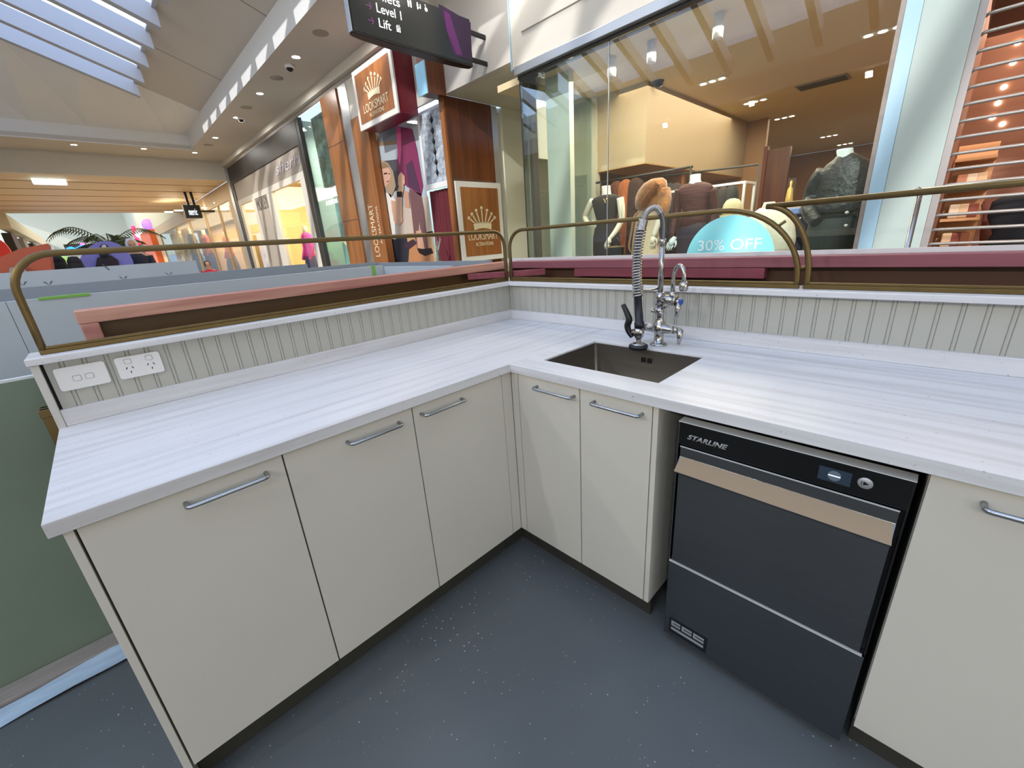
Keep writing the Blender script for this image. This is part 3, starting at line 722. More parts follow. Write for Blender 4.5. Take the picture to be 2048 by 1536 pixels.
# skylight glass and rafters
sg = thing('skylight', 'sloping glass skylight with deep grey rafters high over the concourse', 'skylight', (-4, -2, rz(-2)))
slope(-12.03, 8.95, YR, .14, .01).build('glass_pane', M['skyglass'], sg)
slope(-12.03, 8.95, -7.15, YR, .01).build('glass_pane', M['skyglass'], sg)
x = -12.02
while x < 8.8:
    MB().prism([(x, .16, rz(.16)-.01), (x, .16, rz(.16)-.30), (x, YR, rz(YR)-.30), (x, -7.15, rz(-7.15)-.30), (x, -7.15, rz(-7.15)-.01), (x, YR, rz(YR)-.01)], (.15, 0, 0)).build('rafter', mat('rafter_grey', '#a9adb8', .5) if x < -12.0 else bpy.data.materials['rafter_grey'], sg)
    x += .98
MB().box(-12.03, 8.95, .10, .16, rz(.16)-.04, rz(.16)).build('eave_beam', bpy.data.materials['rafter_grey'], sg)


# recessed fittings -------------------------------------------
def downlight(p, z, label, group, r=.085, on=True):
    t = thing('downlight', label, 'ceiling light', (p[0], p[1], z), group)
    MB().lathe([(r*.72, -.0), (r*.75, -.004), (r, -.006), (r, .0)], (p[0], p[1], z), seg=20).build('trim_ring', M['whitep'], t)
    MB().lathe([(0, -.001), (r*.72, -.001)], (p[0], p[1], z), seg=20).build('lamp', M['lamp'] if on else M['alug'], t)
    return t
d0 = None
names = ['nearest recessed downlight of the soffit row, closest to the hanging sign', 'second recessed downlight along the soffit beside the skylight', 'third recessed downlight along the soffit, beside a dark camera', 'farthest recessed downlight of the soffit row above the dark-framed shop', 'recessed downlight left of centre in the far soffit strip', 'recessed downlight right of centre in the far soffit strip', 'small recessed downlight near the far corner of the soffit']
for (px, py), nm in zip(((592, 115), (520, 188), (473, 236), (431, 276), (148, 290), (288, 298), (390, 306)), names):
    p = at(px, py, 'z', ZC-.006)
    if d0 is None: d0 = downlight((p.x, p.y), ZC-.006+.006, nm, 'soffit downlights')
    else: dup(d0, (p.x, p.y, ZC), nm)
s0 = None
for (px, py), nm in zip(((641, 66), (493, 215), (417, 290), (553, 156)), ('nearest round ceiling speaker grille beside the hanging sign', 'round speaker grille between the second and third downlights', 'far round speaker grille near the soffit corner', 'flat pale disc on the soffit between camera and second downlight')):
    p = at(px, py, 'z', ZC)
    if s0 is None:
        s0 = thing('ceiling_speaker', nm, 'speaker', (p.x, p.y, ZC), 'ceiling speakers')
        MB().lathe([(0, -.008), (.10, -.008), (.115, -.004), (.115, 0)], (p.x, p.y, ZC), seg=22).build('grille', M['alug'], s0)
    else: dup(s0, (p.x, p.y, ZC), nm)
c0 = None
for (px, py), nm in zip(((578, 130), (481, 235)), ('dome security camera beside the nearest downlight', 'small dark dome camera beside the third downlight')):
    p = at(px, py, 'z', ZC)
    if c0 is None:
        c0 = thing('dome_camera', nm, 'security camera', (p.x, p.y, ZC), 'ceiling cameras')
        MB().lathe([(.075, 0), (.075, -.035), (.06, -.05)], (p.x, p.y, ZC), seg=18).build('housing', M['whitep'], c0)
        MB().lathe([(.055, -.05), (.052, -.07), (.035, -.09), (0, -.10)], (p.x, p.y, ZC), seg=18).build('dome', M['blackgloss'], c0)
    else: dup(c0, (p.x, p.y, ZC), nm)

# lower timber ceiling beyond the bulkhead
struct(MB().box(-27.5, -16.1, -9, YS, 3.9, 3.98).build('ceiling', M['pine']))
for i in range(6):
    xx = -17.4 - i*1.75
    struct(MB().box(xx, xx+.05, -9, YS, 3.893, 3.902).build('trim_3', mat('board_groove', '#7b5a38', .7) if i == 0 else bpy.data.materials['board_groove']))
p = at(98, 360, 'z', 3.88); tag(MB().box(p.x-.25, p.x+.15, p.y-.35, p.y+.35, 3.78, 3.892).build('exit_sign_box', emis('pale_sign_glow', '#cfe6ea', 1.2)), 'small pale illuminated box sign under the timber ceiling', 'sign')
# far concourse
struct(MB().box(-64.2, -64, -9, 9, 2.3, 11).build('wall_far', M['farw']))
struct(MB().box(-64, -27.5, -8, YS, 7.6, 7.7).build('ceiling', M['farw']))
struct(MB().box(-27.6, -27.5, -9, YS, 3.981, 7.6).build('wall_step', M['farw']))
struct(MB().box(-64, -27.5, -4.1, -3.7, 3.3, 3.9).build('trim_4', M['farw']))
struct(MB().box(-64, -27.6, YS+.11, YS+.2, 3.89, 7.6).build('wall_upper', M['farw']))
struct(MB().box(-64, -63, -9, 9, -.03, 2.3).build('wall_end', mat('far_grey_wall', '#9aa4a8', .6)))

# shopfront wall strip above the left shops
struct(MB().box(-15.9, -3.55, YS-.10, YS+.02, 4.30, ZC-.001).build('trim_5', M['wallw']))
struct(MB().box(-15.9, -3.55, YS-.02, YS+.0, 4.22, 4.30).build('trim_5', M['alug']))
struct(MB().box(-15.9, -15.62, YS-.05, YS+.1, 0, 4.22).build('trim_6', M['alu']))

# ================================================================== PASSAGE between tailor and boutique
struct(MB().box(-3.56, -1.96, YS, YS+.12, 3.33, ZC-.001).build('wall_bulkhead', mat('grey_bulkhead', '#b9b3ac', .7)))
struct(MB().box(-3.56, -1.96, YS+.12, 8, 3.33, 3.40).build('ceiling', M['cream']))
struct(MB().box(-3.75, -3.56, 3.52, 8, 0, 3.33).build('wall_passage', M['cream']))
struct(MB().box(-3.56, -1.9, 8, 8.1, 0, 3.33).build('wall_passage', M['cream']))
# ================================================================== WAYFINDING SIGN
ws = thing('wayfinding_sign', 'dark hanging directory sign reading Level 1 and Lift, purple end', 'sign', (-2.6, 1.4, 3.32))
SX = -2.60; ya, yb = .655, 2.16; z0_, z1_ = 3.335, 3.80
m = MB(); pr = []
for i in range(13):
    a = PI*i/12; pr.append((SX-.07-.075*math.sin(a)*1.0, (ya+yb)/2 - (yb-ya)/2*math.cos(a)))
pts = [(SX, ya, z0_), (SX, yb, z0_)] + [(x_, y_, z0_) for x_, y_ in pr[::-1]]
m.prism(pts, (0, 0, z1_-z0_)); m.build('cabinet', M['black'], ws, bevel=.006)
MB().box(SX-.001, SX+.003, ya+.012, yb-.012, z0_+.018, z1_-.01).build('face_panel', mat('charcoal_sign_face', '#191d1e', .3), ws)
MB().box(SX-.06, SX+.002, ya-.012, ya-.002, z0_+.01, z1_).build('edge_trim', M['alu'], ws)
def sgn(px, py): return at(px, py, 'x', SX+.004)
pf = MB(); q = [sgn(*p) for p in ((876, 8), (884, 11), (941, 45), (944, 122), (906, 110))]; pf.prism(q, (.001, 0, 0)); pf.build('purple_graphic', mat('dark_purple_print', '#2c1534', .35), ws)
q = [sgn(*p) for p in ((887, 20), (899, 28), (925, 112), (912, 108), (893, 60))]; MB().prism([v+Vector((.001, 0, 0)) for v in q], (.001, 0, 0)).build('magenta_stripe', mat('magenta_print', '#5a1c5a', .35), ws)
wt_ = emis('white_sign_lettering', '#f2f2f2', .9)
def stext(s, p0, p1, h):
    a, b = sgn(*p0), sgn(*p1); text('lettering', s, (SX+.0042, a.y, a.z), (0, 1, 0), (0, 0, 1), b.y-a.y, h, wt_, ws, .001)
za = sgn(754, 24).z
stext('Level 1', (754, 24), (803, 36), .075)
stext('Lift', (759, 54), (783, 60), .075)
stext('Toilets', (736, -8), (799, 5), .075)
pm = mat('purple_arrow', '#8a3a86', .4)
for (ax_, ay_) in ((737, 11), (742, 41), (733, -16)):
    p = sgn(ax_, ay_); m = MB(); X_ = SX+.004
    m.box(X_, X_+.001, p.y-.03, p.y+.03, p.z-.004, p.z+.004)
    m.prism([(X_, p.y+.004, p.z+.028), (X_, p.y+.014, p.z+.028), (X_, p.y+.034, p.z), (X_, p.y+.014, p.z-.028), (X_, p.y+.004, p.z-.028), (X_, p.y+.022, p.z)], (.001, 0, 0)); m.build('arrow', pm, ws)
# pictograms
def fig2(yc, zc, m, s=1):
    X_ = SX+.004; m.lathe([(0, .001), (.008*s, .001), (.008*s, 0)], (X_, yc, zc+.030*s), 'x', 10)
    m.prism([(X_, yc-.011*s, zc+.020*s), (X_, yc+.011*s, zc+.020*s), (X_, yc+.007*s, zc-.03*s), (X_, yc-.007*s, zc-.03*s)], (.001, 0, 0))
p = sgn(819, 7); m = MB(); fig2(p.y-.014, p.z, m); fig2(p.y+.014, p.z, m); m.build('toilet_symbol', wt_, ws)
p = sgn(837, 13); m = MB(); fig2(p.y-.012, p.z, m, .9); m.box(SX+.004, SX+.005, p.y, p.y+.028, p.z-.012, p.z-.006); fig2(p.y+.022, p.z+.004, m, .6); m.build('baby_change_symbol', wt_, ws)
p = sgn(852, 17); m = MB(); m.lathe([(.014, 0), (.018, 0), (.018, .001), (.014, .001)], (SX+.004, p.y, p.z-.010), 'x', 16); m.box(SX+.004, SX+.005, p.y-.010, p.y-.004, p.z-.006, p.z+.02); m.lathe([(0, .001), (.006, .001), (.006, 0)], (SX+.004, p.y-.008, p.z+.028), 'x', 10); m.build('wheelchair_symbol', wt_, ws)
p = sgn(797, 58); m = MB(); X_ = SX+.004
for a_, b_, c_, d_ in ((-.022, .022, -.026, -.021), (-.022, .022, .014, .019), (-.022, -.017, -.026, .019), (.017, .022, -.026, .019), (-.008, .008, -.016, .006)): m.box(X_, X_+.001, p.y+a_, p.y+b_, p.z+c_, p.z+d_)
m.prism([(X_, p.y-.018, p.z+.024), (X_, p.y-.004, p.z+.024), (X_, p.y-.011, p.z+.034)], (.001, 0, 0)); m.prism([(X_, p.y+.004, p.z+.034), (X_, p.y+.018, p.z+.034), (X_, p.y+.011, p.z+.024)], (.001, 0, 0)); m.build('lift_symbol', wt_, ws)
for z in (3.40, 3.67):
    MB().box(SX-.05, SX-.02, yb-.02, YS-.001, z, z+.045).build('bracket_arm', M['black'], ws, bevel=.004)

# ================================================================== TAILOR (Looksmart) frontage
XC = -3.56
ts = thing('timber_wall_panel', 'dark red-brown timber wall panel turning the tailor shop corner', 'wall panel', (XC, 2.9, 0))
MB().box(XC-.10, XC, YS+.002, 3.30, 2.27, 3.329).box(XC-.10, XC, YS+.002, 3.30, 0, 2.262).build('boards', M['oakd'], ts)
MB().box(XC-.10, XC-.003, 3.302, 3.42, 0, 3.329).build('metal_edge', M['alu'], ts)
cr = mat('cream_print', '#d2c4a4', .6)
def crown(par, O, U, V, w_, h_, N, logo_m):
    """pin-cushion crown: curved band with seven fanned pins"""
    O = Vector(O); U = Vector(U); V = Vector(V); N = Vector(N)
    m = MB(); n_ = 10; top = []; bot = []
    for i in range(n_+1):
        a = -1 + 2*i/n_; top.append(O + U*(w_*.31*a) + V*(h_*(.20+.06*(1-a*a)))); bot.append(O + U*(w_*.29*a) + V*(h_*(-.02+.07*(1-a*a))))
    m.prism(top+bot[::-1], N*.002)
    for k in range(7):
        a = (k-3)/3*.95; L_ = h_*(.80-.10*abs(k-3)); b0 = O + U*(w_*.25*(k-3)/3) + V*(h_*.22); d_ = U*math.sin(a)+V*math.cos(a); s_ = U*math.cos(a)-V*math.sin(a)
        L2 = L_*.85
        m.prism([b0-s_*.004*w_/.3, b0+s_*.004*w_/.3, b0+d_*L2*.75+s_*.006*w_/.3, b0+d_*L2*.75-s_*.006*w_/.3], N*.002)
        c_ = b0+d_*L2*.8; m.prism([c_+(U*math.cos(t_)+V*math.sin(t_))*w_*.045 for t_ in [2*PI*i/8 for i in range(8)]], N*.002)
    return m.build('crown_logo', logo_m, par)
lb = thing('shop_sign', 'white-framed timber sign board with crown logo on the passage side wall', 'sign', (XC, 2.9, 1.0))
MB().box(XC+.002, XC+.03, 2.44, 3.37, 1.07, 2.24).build('frame', mat('white_frame', '#cfcbc4', .5), lb, bevel=.004)
MB().box(XC+.028, XC+.033, 2.52, 3.29, 1.15, 2.16).build('face', M['oak'], lb)
crown(lb, (XC+.034, 2.91, 1.545), (0, 1, 0), (0, 0, 1), .62, .42, (1, 0, 0), cr)
text('lettering', 'LOOKSMART', (XC+.034, 2.60, 1.39), (0, 1, 0), (0, 0, 1), .62, .115, cr, lb, .002)
text('lettering', 'ALTERATIONS', (XC+.034, 2.73, 1.30), (0, 1, 0), (0, 0, 1), .38, .055, cr, lb, .002)

cb = thing('timber_pier_box', 'dark timber box pier with a bright blue lit edge above the tailor entrance', 'pier', (-3.6, 2.25, 3.32))
MB().box(-3.70, -3.50, 2.12, YS-.001, 3.30, 4.20).build('box', M['oakd'], cb)
MB().box(-3.72, -3.505, 2.10, 2.119, 3.29, 3.66).build('blue_lit_facing', mat('blue_lit_metal', '#a8dcf0', .1, .3), cb)  # blue light on the metal front put into its colour
MB().box(-3.66, -3.57, YS-.03, YS+.001, 0, 3.32).build('pier_post', M['oak'], cb)

sb = thing('shop_sign', 'projecting box sign with crown logo, maroon sides and white frame', 'sign', (-4.7, 2.2, 3.1))
sx0, sx1, sz0, sz1 = -5.40, -4.20, 3.22, 4.02; sy = 2.08
MB().box(sx0, sx1, sy, YS-.021, sz0, sz1).build('casing', mat('maroon_casing', '#6e0f22', .35), sb)
MB().box(sx0-.01, sx1+.01, sy-.03, sy-.001, sz0-.01, sz1+.01).build('frame', bpy.data.materials['white_frame'], sb, bevel=.004)
MB().box(sx0+.07, sx1-.07, sy-.034, sy-.029, sz0+.07, sz1-.06).build('face', M['oak'], sb)
crown(sb, (-4.80, sy-.035, 3.56), (1, 0, 0), (0, 0, 1), .62, .38, (0, -1, 0), cr)
text('lettering', 'LOOKSMART', (-5.18, sy-.035, 3.41), (1, 0, 0), (0, 0, 1), .78, .115, cr, sb, .002)
text('lettering', 'ALTERATIONS', (-5.02, sy-.035, 3.33), (1, 0, 0), (0, 0, 1), .46, .055, cr, sb, .002)
# tall pilasters
pa = thing('timber_pilaster', 'tall unlettered orange timber pilaster beside the greenish tailor window', 'pilaster', (-6.8, 2.4, 0))
MB().box(-7.45, -6.72, YS-.06, YS+.06, 0, 4.21).build('board', M['oak'], pa)
for z in (1.95, 3.35): MB().box(-7.451, -6.719, YS-.062, YS-.0595, z, z+.012).build('joint', M['dark'], pa)
MB().box(-6.70, -6.35, YS-.03, YS+.03, 0, 4.21).build('metal_edge', M['alu'], pa)
pb = thing('timber_pilaster', 'orange timber pilaster with vertical cream lettering, left of the poster', 'pilaster', (-6, 2.4, 0))
MB().box(-6.28, -5.70, YS-.08, YS+.06, 0, 3.60).build('board', M['oak'], pb)
text('lettering', 'LOOKSMART', (-5.98, YS-.082, 1.22), (0, 0, 1), (-1, 0, 0), .95, .17, cr, pb, .002)
text('lettering', 'ALTERATIONS', (-5.80, YS-.082, 1.45), (0, 0, 1), (-1, 0, 0), .66, .075, cr, pb, .002)
# tailor window, left
tw = thing('shop_window', 'greenish tailor shop window with patterned blind and white lettering', 'window', (-8, 2.4, 0))
MB().box(-8.80, -7.46, YS, YS+.012, .1, 4.2).build('glass_pane', M['glassg'], tw)
MB().box(-8.95, -8.81, YS-.04, YS+.05, 0, 4.21).build('mullion', M['dark'], tw)
MB().box(-8.80, -7.46, YS+.25, YS+.27, 2.75, 4.2).build('patterned_blind', mat('damask_blind', '#6f7d74', .6, noise=.75, nscale=9), tw)
MB().box(-8.5, -7.9, YS+.30, YS+.32, .1, 2.7).build('pale_panel', mat('pale_teal_panel', '#b7d3d2', .4), tw)
wl = emis('white_window_lettering', '#ffffff', .5)
text('lettering', 'LOOKSMART', (-8.35, YS-.003, 2.52), (1, 0, 0), (0, 0, 1), .85, .17, wl, tw, .002)
text('lettering', 'ALTERATIONS', (-8.25, YS-.003, 2.36), (1, 0, 0), (0, 0, 1), .62, .09, wl, tw, .002)
struct(MB().box(-9, -3.66, 5.0, 5.1, 0, 4.2).build('wall_tailor_back', mat('tailor_wall', '#9fb3b5', .6)))
struct(MB().box(-6.35, -3.6, YS+.13, 5.0, 3.26, 3.32).build('ceiling', mat('tailor_ceiling', '#c6c3cc', .6)))
struct(MB().box(-9.05, -9.0, YS+.13, 5.1, 0, 4.2).build('wall_tailor_side', M['cream']))
struct(MB().box(-6.36, -3.72, YS-.02, YS+.02, 3.33, 4.22).build('wall_tailor_fascia', M['wallw']))
p = at(826, 246, 'z', 3.25); downlight((p.x, p.y), 3.259, 'bright round downlight in the tailor shop ceiling', 'tailor downlights', .13)

# seamstress poster (a flat print in the window)
PY = 2.52
po_ = thing('poster', 'large window poster of a seamstress pinning a magenta dress', 'poster', (-5, PY, 1))
def pz(px, py, k=0): v = at(px, py, 'y', PY-.003*k); return v
def pp(name, pts, col, k): MB().prism([pz(x_, y_, k) for x_, y_ in pts], (0, .0015, 0)).build(name, mat('print_'+name, col, .35), po_)
pp('sheet', [(752, 236), (836, 248), (872, 530), (762, 530)], '#aab0b6', 0)
pp('warm_wall', [(790, 420), (856, 392), (866, 470), (796, 476)], '#b9a898', 1)
pp('floor_area', [(800, 474), (866, 462), (872, 530), (806, 530)], '#b08a64', 1)
pp('picture_frame', [(752, 238), (795, 244), (800, 288), (757, 292)], '#8c7458', 1)
pp('picture', [(756, 240), (793, 246), (796, 281), (761, 284)], '#6d7178', 2)
pp('sewing_table', [(768, 322), (798, 318), (802, 345), (772, 348)], '#4c4c50', 1)
pp('dark_cabinet', [(778, 345), (800, 338), (806, 378), (782, 384)], '#3a3c40', 2)
pp('dress', [(792, 252), (824, 258), (834, 300), (846, 372), (842, 392), (812, 372), (797, 348), (794, 322), (797, 296)], '#7c2c52', 3)
pp('dress_highlight', [(792, 252), (801, 254), (803, 300), (800, 332), (796, 318)], '#d2508a', 4)
pp('dress_shadow', [(812, 330), (824, 320), (842, 388), (816, 372)], '#4a2c44', 4)
pp('legs', [(818, 378), (842, 388), (848, 420), (856, 500), (846, 500), (838, 440), (836, 500), (828, 470)], '#6a4a4c', 3)
pp('feet', [(832, 462), (842, 460), (850, 500), (836, 498)], '#b98e74', 4)
pp('shoes', [(834, 496), (846, 498), (862, 496), (866, 506), (850, 512), (838, 506)], '#1b1418', 5)
pp('pouf', [(800, 488), (830, 484), (866, 512), (870, 528), (806, 528)], '#a8744c', 2)
pp('dark_skirt', [(784, 476), (812, 470), (818, 500), (816, 530), (788, 530)], '#242a34', 3)
pp('purple_shoe', [(806, 490), (826, 478), (834, 486), (816, 500)], '#3c2834', 4)
pp('hair', [(752, 322), (762, 320), (776, 326), (786, 342), (792, 372), (782, 396), (772, 380), (756, 352)], '#a08a70', 4)
pp('face', [(760, 332), (772, 330), (780, 340), (782, 352), (778, 366), (770, 374), (762, 366), (758, 348)], '#c99e88', 5)
pp('fringe', [(757, 330), (768, 325), (778, 332), (774, 335), (762, 338), (760, 346)], '#8a7258', 6)
pp('eye', [(768, 346), (774, 345), (774, 348), (768, 349)], '#3a2620', 6)
pp('eye_far', [(777, 346), (780, 347), (779, 349), (777, 348)], '#3a2620', 6)
pp('lips', [(773, 362), (778, 361), (777, 364), (774, 365)], '#9a4a4a', 6)
pp('blouse', [(764, 384), (780, 388), (794, 402), (798, 412), (790, 440), (792, 478), (772, 478), (768, 430)], '#d8d2c8', 4)
pp('upper_arm', [(782, 400), (794, 404), (806, 440), (800, 450), (790, 448), (784, 424)], '#c49a80', 5)
pp('forearm', [(796, 448), (804, 444), (804, 396), (808, 372), (798, 370), (792, 396), (786, 440)], '#c99e84', 6)
pp('second_forearm', [(808, 380), (817, 384), (820, 416), (810, 414)], '#b98a70', 5)
pp('hand', [(796, 352), (802, 344), (809, 352), (810, 366), (803, 376), (796, 370)], '#c99e84', 7)
pp('watch', [(793, 383), (804, 383), (804, 394), (794, 394)], '#16181c', 8)
# lace panel, curtain, table, vase
lp = thing('lace_screen', 'framed pale lace display panel with black drop ornaments', 'display panel', (-4, 2.5, 2.3))
a = at(845, 195, 'y', 2.47); b = at(893, 378, 'y', 2.47)
MB().box(-4.30, -3.72, 2.474, 2.484, 2.28, 3.25).build('lace', mat('lace_fabric', '#9fa6ae', .7, noise=.55, nscale=16), lp)
MB().box(-4.36, -3.70, 2.465, 2.49, 2.20, 2.28).box(-4.36, -4.30, 2.465, 2.49, 2.28, 3.25).build('frame', M['whitep'], lp)
m = MB()
for i, z in enumerate((3.12, 2.98, 2.84, 2.70, 2.56, 2.42)):
    m.lathe([(0, .05), (.012, .03), (.03, 0), (.012, -.03), (0, -.05)], (-3.98, 2.462, z), 'z', 10)
m.tube([(-3.98, 2.462, 3.2), (-3.98, 2.462, 2.36)], .004, 6); m.build('drop_ornament', M['black'], lp)
cu = MB(); pv = []; n_ = 40
for z in (.0, 2.19):
    for i in range(n_+1):
        x_ = -4.40 + .62*i/n_; pv.append((x_, 2.56 + .025*math.sin(i*1.25)+.01*math.sin(i*.7+z), z))
cu.add(pv, [(i, i+1, n_+2+i, n_+1+i) for i in range(n_)], True)
tag(cu.build('curtain', mat('maroon_curtain', '#5a0f1c', .8)), 'dark maroon curtain hanging beside the tailor poster', 'curtain')
tb = thing('counter_table', 'pale table edge at the foot of the tailor poster', 'table', (-4.6, 2.2, 0))
MB().box(-5.6, -3.75, 2.15, 2.40, 1.03, 1.075).build('tabletop', M['whitep'], tb, bevel=.004)
MB().box(-5.5, -3.85, 2.17, 2.38, .0, 1.029).build('base', M['oak'], tb)
vs_ = thing('glass_vase', 'clear glass vase with sparse twigs standing on the pale table', 'vase', (-3.95, 2.27, 1.075))
MB().lathe([(.0, .001), (.035, .001), (.04, .05), (.02, .16), (.03, .2)], (-3.95, 2.27, 1.075), seg=16).build('vessel', M['glass'], vs_)
m = MB()
for i in range(9):
    a = i*.7; m.tube([(-3.95, 2.27, 1.09), (-3.95+.02*math.cos(a), 2.27+.02*math.sin(a), 1.28), (-3.95+.09*math.cos(a), 2.27+.07*math.sin(a), 1.42+.03*(i % 3))], .003, 5)
m.build('twigs', mat('silvery_twigs', '#8fa39a', .5), vs_)

# ================================================================== LEFT FASHION SHOP (dark frame)
fs = thing('shopfront', 'dark-framed fashion shopfront with pale inner frame and black lettering', 'shopfront', (-12, 2.4, 0))
MB().box(-15.6, -9.0, YS-.03, YS+.06, 3.72, 4.21).box(-15.6, -15.35, YS-.03, YS+.06, 0, 3.718).box(-9.0-.12, -9.0, YS-.03, YS+.06, 0, 3.718).build('outer_frame', M['dark'], fs)
MB().box(-15.34, -9.13, YS-.01, YS+.06, 3.2, 3.715).build('fascia_board', mat('taupe_fascia', '#978c80', .5), fs)
ci = mat('cream_inner_frame', '#cfc8bb', .5)
MB().box(-15.34, -15.05, YS-.02, YS+.06, 0, 3.048).box(-13.7, -13.4, YS-.02, YS+.06, 0, 3.048).box(-12.2, -11.7, YS-.02, YS+.06, 0, 3.048).box(-15.34, -9.13, YS-.02, YS+.06, 3.05, 3.198).box(-9.45, -9.13, YS-.02, YS+.06, 0, 3.048).build('inner_frame', ci, fs)
MB().box(-13.4, -12.2, YS+.0, YS+.06, 0, 3.05).build('centre_panel', mat('taupe_panel', '#a79c90', .5), fs)
text('lettering', 'MOTLEYE', (-13.35, YS-.006, 2.70), (1, 0, 0), (0, 0, 1), 1.15, .33, M['black'], fs, .004)
text('script_lettering', 'sherri', (-11.0, YS-.016, 3.36), (1, 0, 0), (0, 0, 1), 1.9, .26, mat('pale_script', '#b9b2ba', .5), fs, .004, shear=.3)
MB().box(-15.05, -13.7, YS+.02, YS+.03, 0, 3.05).build('glass_pane', M['glassf'], fs)
MB().box(-11.7, -9.45, YS+.02, YS+.03, 0, 3.05).build('glass_pane', M['glassf'], fs)
struct(MB().box(-15.6, -9.06, 6.0, 6.1, 0, 4.2).build('wall_fashion_back', mat('warm_yellow_wall', '#d6bd88', .7)))
struct(MB().box(-15.6, -9.06, YS+.1, 6.0, 3.74, 3.8).build('ceiling', mat('warm_ceiling', '#cdb78c', .7)))
struct(MB().box(-15.65, -15.6, YS+.1, 6.1, 0, 4.2).build('wall_fashion_side', bpy.data.materials['warm_yellow_wall']))
tl = thing('track_light', 'track with two bright spotlights inside the dark-framed fashion shop', 'light', (-10.6, 3.4, 3.6))
MB().box(-14.6, -9.6, 3.38, 3.42, 3.69, 3.735).build('track', M['whitep'], tl)
for x_ in (-10.3, -14.2, -11.9):
    MB().lathe([(.06, .14), (.07, 0), (.065, 0)], (x_, 3.36, 3.5)).build('spot_head', M['whitep'], tl); MB().lathe([(0, -.004), (.064, -.004)], (x_, 3.36, 3.5)).build('lamp', M['lamp'], tl)

# ================================================================== FAR SHOPS beyond the bulkhead
far = thing('shopfront', 'far beige fashion shopfront with glass and curtains under the hanging sign', 'shopfront', (-22, 2.4, 0))
be = mat('beige_stone', '#c3ab86', .5)
MB().box(-39.6, -16.1, YS, YS+.1, 3.35, 3.89).box(-16.6, -16.1, YS, YS+.1, 0, 3.348).box(-39.6, -37.6, YS, YS+.1, 0, 3.348).build('portal', be, far)
for x_ in (-18.6, -21.4, -25.4, -30.0): MB().box(x_, x_+.14, YS+.0, YS+.06, 0, 3.35).build('mullion', mat('champagne_metal', '#b09c78', .4, .5) if x_ == -18.6 else bpy.data.materials['champagne_metal'], far)
MB().box(-37.6, -16.6, YS+.03, YS+.04, 0, 3.35).build('glass_pane', M['glassf'], far)
pv = []; n_ = 60
for z in (0, 3.3):
    for i in range(n_+1): pv.append((-37.4+7.6*i/n_, 3.0+.12*math.sin(i*1.1), z))
MB().add(pv, [(i, i+1, n_+2+i, n_+1+i) for i in range(n_)], True).build('curtain', mat('beige_curtain', '#b8976a', .8), far)
struct(MB().box(-40, -16.1, 5, 5.1, 0, 3.9).build('wall_far_shop', mat('tan_wall', '#bfa883', .7)))
struct(MB().box(-40, -16.1, YS+.1, 5, 3.5, 3.56).build('ceiling', M['cream']))
hs = thing('hanging_sign', 'small black projecting shop sign with glowing white lettering', 'sign', (-21.5, 2.0, 2.9))
XH = -19.0
q = [at(365, 410, 'x', XH), at(397, 405, 'x', XH), at(372, 436, 'x', XH)]
hy0, hy1 = q[0].y, q[1].y; hz1_ = q[0].z; hz0_ = q[2].z
MB().box(XH-.22, XH, hy0, hy1, hz0_, hz1_).build('casing', M['black'], hs)
text('lettering', 'merric', (XH+.003, hy0+.13, hz0_+.22*(hz1_-hz0_)), (0, 1, 0), (0, 0, 1), (hy1-hy0)-.26, (hz1_-hz0_)*.5, emis('glowing_letters', '#dff0ff', 1.0), hs, .01)
for f_ in (.3, .65): MB().box(XH-.16, XH-.06, hy0+(hy1-hy0)*f_, hy0+(hy1-hy0)*f_+.08, hz1_, 3.89).build('hanger', M['black'], hs)
MB().box(XH-.14, XH-.08, hy1, YS-.001, hz1_-.25, hz1_-.18).build('bracket_arm', M['black'], hs)
g0 = None
for px, py, nm in ((338, 424, 'leftmost spot in the far beige shop ceiling'), (357, 421, 'second spot left of the hanging sign'), (412, 416, 'spot just right of the hanging sign'), (437, 406, 'spot nearest the dark-framed shop in the far ceiling')):
    p = at(px, py, 'z', 3.49)
    if g0 is None:
        g0 = thing('spotlight', nm, 'ceiling light', (p.x, p.y, 3.4998), 'far shop spotlights'); MB().lathe([(0, -.02), (.14, -.02), (.16, 0)], (p.x, p.y, 3.4998), seg=14).build('lamp', M['lamp'], g0)
    else: dup(g0, (p.x, p.y, 3.4998), nm)
tag(MB().box(-47.5, -40.4, YS-.3, YS+.1, 0, 3.88).build('orange_pilaster', mat('orange_panel', '#d8602a', .5)), 'bright orange pillar at the far end of the beige shopfront', 'pillar')
nb = thing('neon_shopfront', 'dark shopfront with a red neon strip past the orange pillar', 'shopfront', (-52, 2.4, 0))
MB().box(-60, -48, YS-.2, YS+.3, 0, 3.3).build('front', mat('dark_maroon_front', '#3a0a16', .5), nb)
a = at(266, 452, 'y', YS-.22); b = at(284, 503, 'y', YS-.22)
MB().tube([(a.x, YS-.24, a.z), (b.x, YS-.24, max(.5, b.z))], .16, 8).build('neon_strip', emis('red_neon', '#ff1e3c', 5), nb)
p = at(279, 468, 'x', -50); MB().lathe([(0, 0), (.34, 0), (.34, .1), (0, .1)], tuple(p), 'x', 18).box(p.x+.02, p.x+.08, p.y+.3, max(p.y+.4, YS-.201), p.z-.05, p.z+.05).build('white_sign', emis('white_glow_sign', '#f4eef8', .9), nb)
p = at(297, 450, 'x', -41.5); tag(MB().lathe([(0, 0), (.42, 0), (.42, .12), (0, .12)], tuple(p), 'x', 20).box(p.x+.02, p.x+.08, p.y+.3, max(p.y+.45, YS-.301), p.z-.05, p.z+.05).build('round_sign', emis('lilac_glow', '#a478d8', .8)), 'round lilac glowing sign above the far orange pillar', 'sign')

